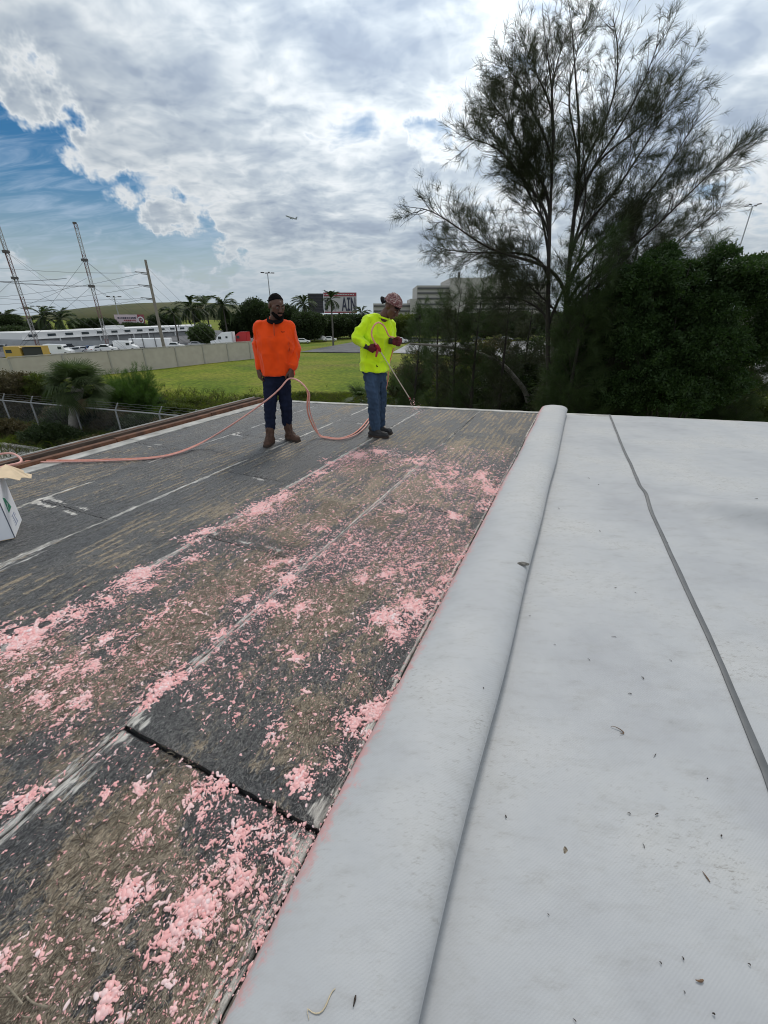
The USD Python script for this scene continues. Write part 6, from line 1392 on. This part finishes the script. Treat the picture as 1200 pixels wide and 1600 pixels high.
def high_mast(label, px, py, y, n=4):
    top = aty(px, py, y); h = top[2] - GZ; t = thing('high_mast_lamp', label, 'street lamp', (top[0], y, GZ)); k_ = y / 200
    obj('mast', tube([(0, 0, 0), (0, 0, h)], [.28 * k_ + .05, .13 * k_ + .03], 8), lampm, t)
    for k in range(n):
        a = 6.283 * k / n + .5; e = np.array([math.cos(a), math.sin(a), 0]) * 1.7 * k_
        arm = obj('arm', tube([(0, 0, h - .2), e + [0, 0, h + .2]], .07 * k_, 4), lampm, t)
        obj('lamp_head', box(1.4 * k_, .6 * k_, .35 * k_, e * 1.25 + [0, 0, h + .2], a, .05), darkst, arm)
high_mast('high mast floodlight above the orange worker head', 418, 427, 210)
high_mast('tall high mast floodlight at the right above the leafy sprays', 1176, 322, 120)
high_mast('small far high mast floodlight above the low hill', 178, 464, 300)
high_mast('small far high mast floodlight left of the hill', 60, 479, 300)

# ------------------------------------------------------------------ far buildings and billboards
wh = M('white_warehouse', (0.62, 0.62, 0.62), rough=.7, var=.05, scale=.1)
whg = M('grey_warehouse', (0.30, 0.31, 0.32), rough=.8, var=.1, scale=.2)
glassd = M('dark_glazing', (0.03, 0.038, 0.045), rough=.15, var=.3, scale=.5, spec=.6)
def warehouse():
    a, b = aty(32, 520, 126), aty(330, 507.5, 206)
    d = (b - a)[:2]; L_ = np.linalg.norm(d); d /= L_
    t = thing('warehouse', 'long low white warehouse with a row of clerestory windows', 'warehouse', (a[0], a[1], GZ), math.degrees(math.atan2(d[1], d[0])))
    H_ = a[2] - GZ
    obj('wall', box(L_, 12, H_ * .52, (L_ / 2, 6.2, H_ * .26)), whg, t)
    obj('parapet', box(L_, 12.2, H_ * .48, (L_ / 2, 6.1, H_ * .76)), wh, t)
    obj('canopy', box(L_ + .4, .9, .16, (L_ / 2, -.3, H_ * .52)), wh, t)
    obj('roof_unit', box(5, 4, .9, (L_ * .42, 4, H_ + .45)), wh, t)
    n = 15
    for k in range(n):
        x = L_ * (k + .55) / n
        f = obj('window', box(L_ / n * .5, .08, H_ * .22, (x, -.03, H_ * .77)), wh, t)
        obj('pane', box(L_ / n * .46, .05, H_ * .19, (x, -.075, H_ * .77)), glassd, f)
    for k in range(12): obj('column', box(.30, .3, H_ * .5, (L_ * (k + .5) / 12, -.55, H_ * .25)), wh, t)
warehouse()
lw0, lw1 = aty(-80, 533, 119), aty(235, 531, 122)
dl = (lw1 - lw0)[:2]; Ll = np.linalg.norm(dl)
low = thing('yard_fence', 'low grey wall behind the parked cars', 'wall', (lw0[0], lw0[1], GZ), math.degrees(math.atan2(dl[1], dl[0])))
for k in range(16): obj('panel', box(Ll / 16 - .08, .15, lw0[2] - GZ, (Ll * (k + .5) / 16, 0, (lw0[2] - GZ) / 2)), whg, low)
offm = M('office_concrete', (0.33, 0.315, 0.295), rough=.9, var=.06, scale=.08)
offd = M('office_band', (0.065, 0.065, 0.068), rough=.5, var=.15, scale=.2)
def office():
    y = 260.0
    X_ = lambda px, py=470: aty(px, py, y)[0]
    z = lambda py: aty(700, py, y)[2] - GZ
    t = thing('office_building', 'grey concrete office block with stepped roof and dark horizontal window bands', 'office building', (0, y, GZ))
    def block(x0, x1, ztop, dep, off, nm):
        obj(nm, box(x1 - x0, dep, ztop, ((x0 + x1) / 2, off + dep / 2, ztop / 2)), offm, t)
    block(X_(651), X_(701), z(446), 40, 0, 'left_wing'); block(X_(701) + .02, X_(792), z(434.5), 44, -2, 'centre_block'); block(X_(792) + .02, X_(856), z(440), 40, 0, 'right_wing')
    block(X_(641), X_(651) - .02, z(467), 38, -1.5, 'left_annex'); block(X_(583), X_(641) - .02, z(474), 30, 1, 'low_block')
    def band(x0, x1, zz, h_, off):
        obj('window_band', box(x1 - x0, .5, h_, ((x0 + x1) / 2, off - .12, zz)), offd, t)
    for py in (450.5, 458, 466.5, 475.5, 483): band(X_(652), X_(700.6), z(py), .85, 0)
    for py in (445, 458, 466.5, 475.5, 483): band(X_(792.5), X_(855), z(py), .85, 0)
    for py in (472, 480): band(X_(584), X_(650), z(py + 6), .7, -1.6 if 0 else .9)
    for py in (466, 475, 483): band(X_(740), X_(791), z(py), .8, -2)
    for px, h_ in ((718, 2.6), (770, 2.0)): obj('roof_stack', tube([(X_(px), 8, z(434.5) - .1), (X_(px), 8, z(434.5) + h_ * 1.3)], .6, 8), offd, t)
    obj('roof_plant', box(X_(792) - X_(770), 10, 2.2, (X_(781), 12, z(434.5) + 1.1)), offm, t)
office()
bbw = M('billboard_white', (0.40, 0.385, 0.39), rough=.7, var=.05, scale=.4)
bbk = M('billboard_black', (0.022, 0.022, 0.026), rough=.7, var=.3, scale=1)
bbr = M('billboard_red', (0.24, 0.05, 0.062), rough=.7, var=.1)
bbn = M('billboard_navy', (0.03, 0.032, 0.055), rough=.7, var=.1)
def billboard_rows(n, x0, x1, z, h_, rr):
    ms = []; x = x0
    while x < x1:
        w = rr.uniform(.35, 1.0); ms.append(box(w, .05, h_ * rr.uniform(.7, 1), (x + w / 2, 0, z))); x += w + rr.uniform(.15, .35)
    return cat_(ms)
def billboards():
    y = 200.0; a, b, c = aty(481, 459, y), aty(505, 456.5, y), aty(557, 458.5, y)
    z0 = aty(530, 489, y)[2] - GZ; z1 = a[2] - GZ
    t = thing('billboard', 'black blank billboard left of the lettered one', 'billboard', (a[0], y, GZ))
    w = b[0] - a[0] - .15
    obj('face', box(w, .5, z1 - z0, (w / 2, 0, (z0 + z1) / 2)), bbk, t); obj('frame', cat_([box(.25, .6, z1 - z0, (0.0, 0, (z0 + z1) / 2)), box(w, .6, .2, (w / 2, 0, z1 + .05))]), lampm, t)
    for k in range(7): obj('louvre', box(w - .3, .08, .10, (w / 2, -.28, z0 + (k + .6) * (z1 - z0) / 7)), darkst, t)
    obj('walkway', box(w, .9, .15, (w / 2, -.7, z0 - .3)), darkst, t)
    obj('post', tube([(w * .6, .6, 0), (w * .6, .6, z0)], .4, 8), darkst, t)
    w = c[0] - b[0]; z1 += .5
    t = thing('billboard', 'pale billboard with red top band and big dark letters ending AIN', 'billboard', (b[0], y, GZ))
    obj('face', box(w, .5, z1 - z0, (w / 2, 0, (z0 + z1) / 2)), bbw, t); obj('top_band', box(w - .1, .08, (z1 - z0) * .17, (w / 2, -.28, z1 - (z1 - z0) * .10)), bbr, t)
    rr = np.random.default_rng(3)
    m = billboard_rows(1, .5, w - .8, z1 - (z1 - z0) * .10, .5, rr); m.apply_translation((0, -.345, 0)); obj('top_print', m, bbw, t)
    tx = meshkit.text_mesh('AIN', (z1 - z0) * .62, .06, True); ex = tx.bounds
    tx.apply_transform(trimesh.transformations.rotation_matrix(math.pi / 2, (1, 0, 0)))
    bw_ = tx.bounds; sx = w * .42 / (bw_[1][0] - bw_[0][0]); tx.apply_scale((sx, 1, 1)); bw_ = tx.bounds
    tx.apply_translation((w - .5 - bw_[1][0], -.30 - bw_[0][1] - .06, z0 + (z1 - z0) * .10 - bw_[0][2])); obj('letters', tx, bbn, t)
    obj('side_print', cat_([box(.9, .06, .7, (.8, -.29, z0 + (z1 - z0) * q)) for q in (.2, .4, .6)]), bbn, t)
    obj('bottom_band', box(w - .1, .08, (z1 - z0) * .06, (w / 2, -.28, z0 + .25)), bbr, t)
    obj('walkway', box(w, .9, .5, (w / 2, -.8, z0 - .7)), darkst, t); obj('post', tube([(w * .45, .7, 0), (w * .45, .7, z0)], .45, 8), darkst, t)
billboards()
def low_billboard():
    y = 240.0; a, b = aty(178, 491.5, y), aty(224, 491.5, y); z1 = a[2] - GZ; z0 = aty(200, 507, y)[2] - GZ; w = b[0] - a[0]
    t = thing('billboard', 'pink and white billboard with round emblem in front of the green hill', 'billboard', (a[0], y, GZ))
    obj('face', box(w * .78, .4, z1 - z0, (w * .39, 0, (z0 + z1) / 2)), M('billboard_pinkwhite', (.52, .42, .44), rough=.7, var=.06, scale=.3), t); obj('end_face', box(w * .22 - .02, .4, z1 - z0, (w * .89 + .01, 0, (z0 + z1) / 2)), bbr, t)
    rr = np.random.default_rng(5)
    for q in (.66, .42): m = billboard_rows(1, w * (.1 if q > .5 else .30), w * .70, z0 + (z1 - z0) * q, .8, rr); m.apply_translation((0, -.24, 0)); obj('print_row', m, bbn if q > .5 else bbr, t)
    c = np.array([w * .885, -.26, z0 + (z1 - z0) * .45]); ang = np.linspace(0, 6.283, 25)
    obj('emblem_ring', tube([c + np.array([math.cos(q) * 1.35, 0, math.sin(q) * 1.35]) for q in ang], .30, 6, False), wh, t); obj('emblem_mark', tube([c + [-.5, 0, .5], c + [.1, 0, -.3], c + [.7, 0, .5]], .22, 5), wh, t)
    for q in (.3, .75): obj('post', tube([(w * q, .4, 0), (w * q, .4, z0)], .3, 6), darkst, t)
low_billboard()

# ------------------------------------------------------------------ vehicles
tyre = M('tyre', (0.02, 0.02, 0.02), rough=.9, var=.2); chrome = M('wheel_rim', (0.45, 0.45, 0.46), rough=.3, var=.05, metal=.6)
def paint(name, col): return M('paint_' + name, col, rough=.3, var=.03, spec=.6)
PW, PB, PG, PR, PY, PBL, PS = paint('white', (.75, .75, .75)), paint('black', (.02, .02, .022)), paint('grey', (.16, .165, .17)), paint('red', (.42, .02, .025)), paint('yellow', (.46, .30, .07)), paint('blue', (.03, .06, .14)), paint('silver', (.45, .46, .47))
lightm = M('lamp_glass', (.6, .6, .58), rough=.2, var=.02); redl = M('tail_lamp', (.3, .01, .01), rough=.3, var=.02)
def side_prism(pts, w, bev=.08):
    """closed side outline (x, z) made w wide, with its edges drawn in"""
    from shapely.geometry import Polygon
    m = trimesh.creation.extrude_polygon(Polygon(pts), w - 2 * bev, engine='earcut'); m.apply_transform(trimesh.transformations.rotation_matrix(math.pi / 2, (1, 0, 0))); m.apply_translation((0, w / 2 - bev, 0))
    o = Polygon(pts).buffer(-bev * .8)
    m2 = trimesh.creation.extrude_polygon(o if o.geom_type == 'Polygon' else max(o.geoms, key=lambda g: g.area), w, engine='earcut'); m2.apply_transform(trimesh.transformations.rotation_matrix(math.pi / 2, (1, 0, 0))); m2.apply_translation((0, w / 2, 0))
    return cat_([m, m2])
def wheels(t, xs_, w, r):
    for x in xs_:
        for s in (-1, 1):
            wl_ = obj('wheel', tube([(x, s * (w / 2 - .22), r), (x, s * (w / 2 + .02), r)], r, 14), tyre, t)
            obj('rim', tube([(x, s * (w / 2), r), (x, s * (w / 2 + .035), r)], r * .58, 10), chrome, wl_)
def vehicle(kind, label, px, py, y, rz, pm, group=None):
    p = aty(px, py, y); nm, cat = {'car': ('parked_car', 'car'), 'suv': ('parked_suv', 'car'), 'van': ('parked_van', 'van'), 'bus': ('passenger_van', 'van')}[kind]
    t = thing(nm, label, cat, (p[0], y, GZ + .14), rz, group)
    if kind in ('car', 'suv'):
        k = 1.0 if kind == 'car' else 1.2
        obj('body', side_prism([(-2.2, .3), (2.2, .3), (2.25, .6), (2.1, .78 * k), (1.0, .92 * k), (-1.6, .95 * k), (-2.2, .9 * k), (-2.28, .6)], 1.8), pm, t)
        obj('cabin', side_prism([(-1.75, .9 * k), (1.05, .9 * k), (.35, 1.42 * k), (-1.15, 1.45 * k)], 1.6, .12), pm, t)
        obj('window', side_prism([(-1.45, .96 * k), (.72, .96 * k), (.22, 1.34 * k), (-1.05, 1.36 * k)], 1.63, .01), glassd, t)
        obj('windscreen', box(.03, 1.3, .55 * k, (.74, 0, 1.16 * k)).apply_transform(np.eye(4)), glassd, t)
        for s in (-1, 1): obj('headlight', box(.1, .35, .14, (2.2, s * .6, .68 * k)), lightm, t); obj('tail_light', box(.08, .3, .16, (-2.24, s * .65, .75 * k)), redl, t)
        wheels(t, (-1.35, 1.4), 1.8, .33)
    else:
        L_, H_ = (5.4, 2.35) if kind == 'van' else (6.6, 2.45)
        obj('body', side_prism([(-L_ / 2, .35), (L_ / 2, .35), (L_ / 2, 1.0), (L_ / 2 - .9, 1.25), (L_ / 2 - 1.5, H_ - .1), (-L_ / 2 + .1, H_), (-L_ / 2, 1.0)], 2.0), pm, t)
        if kind == 'bus':
            for k in range(4): obj('window', box(1.05, 2.03, .62, (-L_ / 2 + .85 + k * 1.2, 0, 1.62)), glassd, t)
        else: obj('window', box(.8, 2.03, .55, (L_ / 2 - 1.95, 0, 1.6)), glassd, t)
        obj('windscreen', box(.03, 1.6, .8, (L_ / 2 - 1.12, 0, 1.6)), glassd, t); obj('rear_window', box(.03, 1.4, .6, (-L_ / 2 - .0, 0, 1.65)), glassd, t)
        for s in (-1, 1): obj('headlight', box(.1, .35, .2, (L_ / 2, s * .75, .85)), lightm, t)
        wheels(t, (-L_ / 2 + 1.0, L_ / 2 - 1.0), 2.0, .36)
for args in [('suv', 'black car behind the wall just right of the yellow truck box', 83, 545, 108, 80, PB), ('van', 'white van behind the wall right of the black car', 92, 545, 100, 5, PW), ('car', 'silver car behind the white van nose', 116, 545, 104, 75, PS), ('car', 'white car left of the dark blue one behind the wall', 128, 545, 107, 78, PW), ('car', 'dark blue car in the row behind the wall', 140, 545, 109, 80, PBL), ('car', 'white car right of the dark blue one behind the wall', 151, 545, 108, 78, PW), ('suv', 'white pickup sized car under the mast foot', 167, 543, 109, 12, PW), ('suv', 'grey car left of the boxy white van', 179, 543, 113, 70, PG), ('van', 'boxy white van right of the mast foot behind the wall', 198, 543, 112, 8, PW),
             ('car', 'dark car in the far row behind the wall', 107, 543, 115, 80, PB), ('car', 'grey car at the far left behind the wall', 6, 545, 112, 20, PG), ('car', 'silver car right of the utility pole foot', 308, 540, 125, 10, PS), ('suv', 'white car peeking over the wall right of the pole', 275, 541, 117, 10, PW),
             ('bus', 'white passenger van parked under the far trees between the men', 496, 533, 152, 4, PW), ('car', 'white car nose beside the orange worker arm', 474, 540, 140, 10, PW), ('car', 'white car right of the passenger van', 516, 536, 150, 5, PW), ('van', 'white van seen just left of the orange worker arm under trees', 471, 528, 190, 0, PW), ('suv', 'pale suv right of the maroon glove on the lot', 626, 539, 140, 0, PW), ('car', 'grey car parked on the pale lot behind the shrubs', 700, 536, 150, 3, PG), ('car', 'black car parked on the pale lot', 745, 537, 150, 3, PB), ('car', 'silver car on the pale lot left of the twin trunks', 790, 537, 152, 3, PS)]:
    vehicle(*args)
# yellow and black open truck box at the left end of the wall
p = aty(42, 556, 88); t = thing('yellow_truck', 'yellow truck with dark open box behind the left end of the wall', 'truck', (p[0] - 2.4, 88, GZ + .0), 6, None, None, (.78, .9, .86))
obj('cab', side_prism([(-1.4, .6), (2.6, .6), (2.6, 3.0), (2.3, 3.35), (-1.2, 3.35), (-1.4, 2.0)], 2.3), PY, t); obj('window', box(1.4, 2.33, .7, (-.2, 0, 2.3)), glassd, t)
obj('box_frame', cat_([box(5.0, 2.3, .16, (5.3, 0, 3.3)), box(.16, 2.3, 2.6, (7.75, 0, 2.0)), box(5.0, 2.3, .3, (5.3, 0, .9)), box(5.0, .1, 2.3, (5.3, 1.1, 2.1))]), PY, t); obj('dark_interior', box(4.7, 1.9, 2.1, (5.3, .1, 2.1)), PB, t)
wheels(t, (0.3, 4.2, 6.6), 2.3, .48)
# white truck with sleeper cab and red unit behind the wall
p = aty(349, 530, 122); t = thing('semi_truck', 'white semi truck cab with sloped roof behind the right part of the wall', 'truck', (p[0], 122, GZ + .14), 172)
obj('cab', side_prism([(-3.0, .7), (3.2, .7), (3.3, 1.7), (1.6, 2.0), (1.1, 2.9), (-.4, 3.9), (-3.0, 4.0)], 2.4), PW, t); obj('window', box(.9, 2.43, .7, (.4, 0, 2.5)), glassd, t); obj('windscreen', box(.05, 2.0, .8, (1.4, 0, 2.45)), glassd, t)
obj('sleeper_window', box(.6, 2.43, .5, (-1.6, 0, 2.7)), glassd, t); obj('grille', box(.06, 1.2, .8, (3.28, 0, 1.3)), chrome, t); obj('exhaust_stack', tube([(-3.15, .8, 1.2), (-3.15, .8, 4.2)], .09, 6), chrome, t)
wheels(t, (2.2, -2.4), 2.4, .5)
p = aty(377, 530, 124); t = thing('red_truck', 'red truck cab just right of the white semi truck', 'truck', (p[0], 124, GZ + .14), 172)
obj('cab', side_prism([(-2.2, .7), (2.4, .7), (2.4, 1.8), (1.3, 2.1), (.9, 3.2), (-.2, 3.9), (-2.2, 3.9)], 2.4), PR, t); obj('window', box(.9, 2.43, .7, (.3, 0, 2.6)), glassd, t); obj('windscreen', box(.05, 2.0, .8, (1.22, 0, 2.6)), glassd, t)
wheels(t, (1.5, -1.4), 2.4, .5)
# white trailer beside the pole foot
p = aty(236, 534, 118); t = thing('white_trailer', 'low white trailer with black posts beside the utility pole foot', 'trailer', (p[0], 118, GZ + .14), 8)
obj('body', box(10, 2.4, 2.2, (0, 0, 1.5), 0, .1), PW, t)
for x in (-4, -1.5, 1.5): obj('stake', box(.12, .12, 3.6, (x, -1.35, 1.8)), PB, t)
wheels(t, (-3.0, 3.4), 2.4, .45)
# airliner
p = aty(455, 340, 1500); t = thing('airplane', 'small distant airliner climbing in the middle of the sky', 'airplane', p, 195)
from trimesh.transformations import rotation_matrix as RM
def tilt(m): m.apply_transform(RM(math.radians(-14), (0, 1, 0))); return m
am = M('aircraft_grey', (0.22, 0.24, 0.26), rough=.5, var=.05, scale=.05)
obj('fuselage', tilt(tube([(-17, 0, .6), (-12, 0, .3), (8, 0, 0), (14, 0, 0), (17, 0, -.5)], [.4, 1.7, 2.0, 1.7, .3], 10)), am, t, True)
for s in (-1, 1):
    obj('wing', tilt(prism([(4, s * 1.5), (-4, s * 15), (-6.2, s * 15), (-2.5, s * 1.5)], -.8, -.4)), am, t); obj('tailplane', tilt(prism([(-12, s * .8), (-15.5, s * 6), (-17, s * 6), (-15.5, s * .8)], .5, .8)), am, t)
    obj('engine', tilt(tube([(3.4, s * 5, -1.8), (-.4, s * 5, -1.8)], 1.0, 8)), am, t)
fn = prism([(-11, 0), (-15.5, 6), (-17.5, 6), (-16.5, 0)], -.2, .2); fn.apply_transform(RM(math.pi / 2, (1, 0, 0))); fn.apply_translation((0, 0, 1.2)); obj('tail_fin', tilt(fn), am, t)
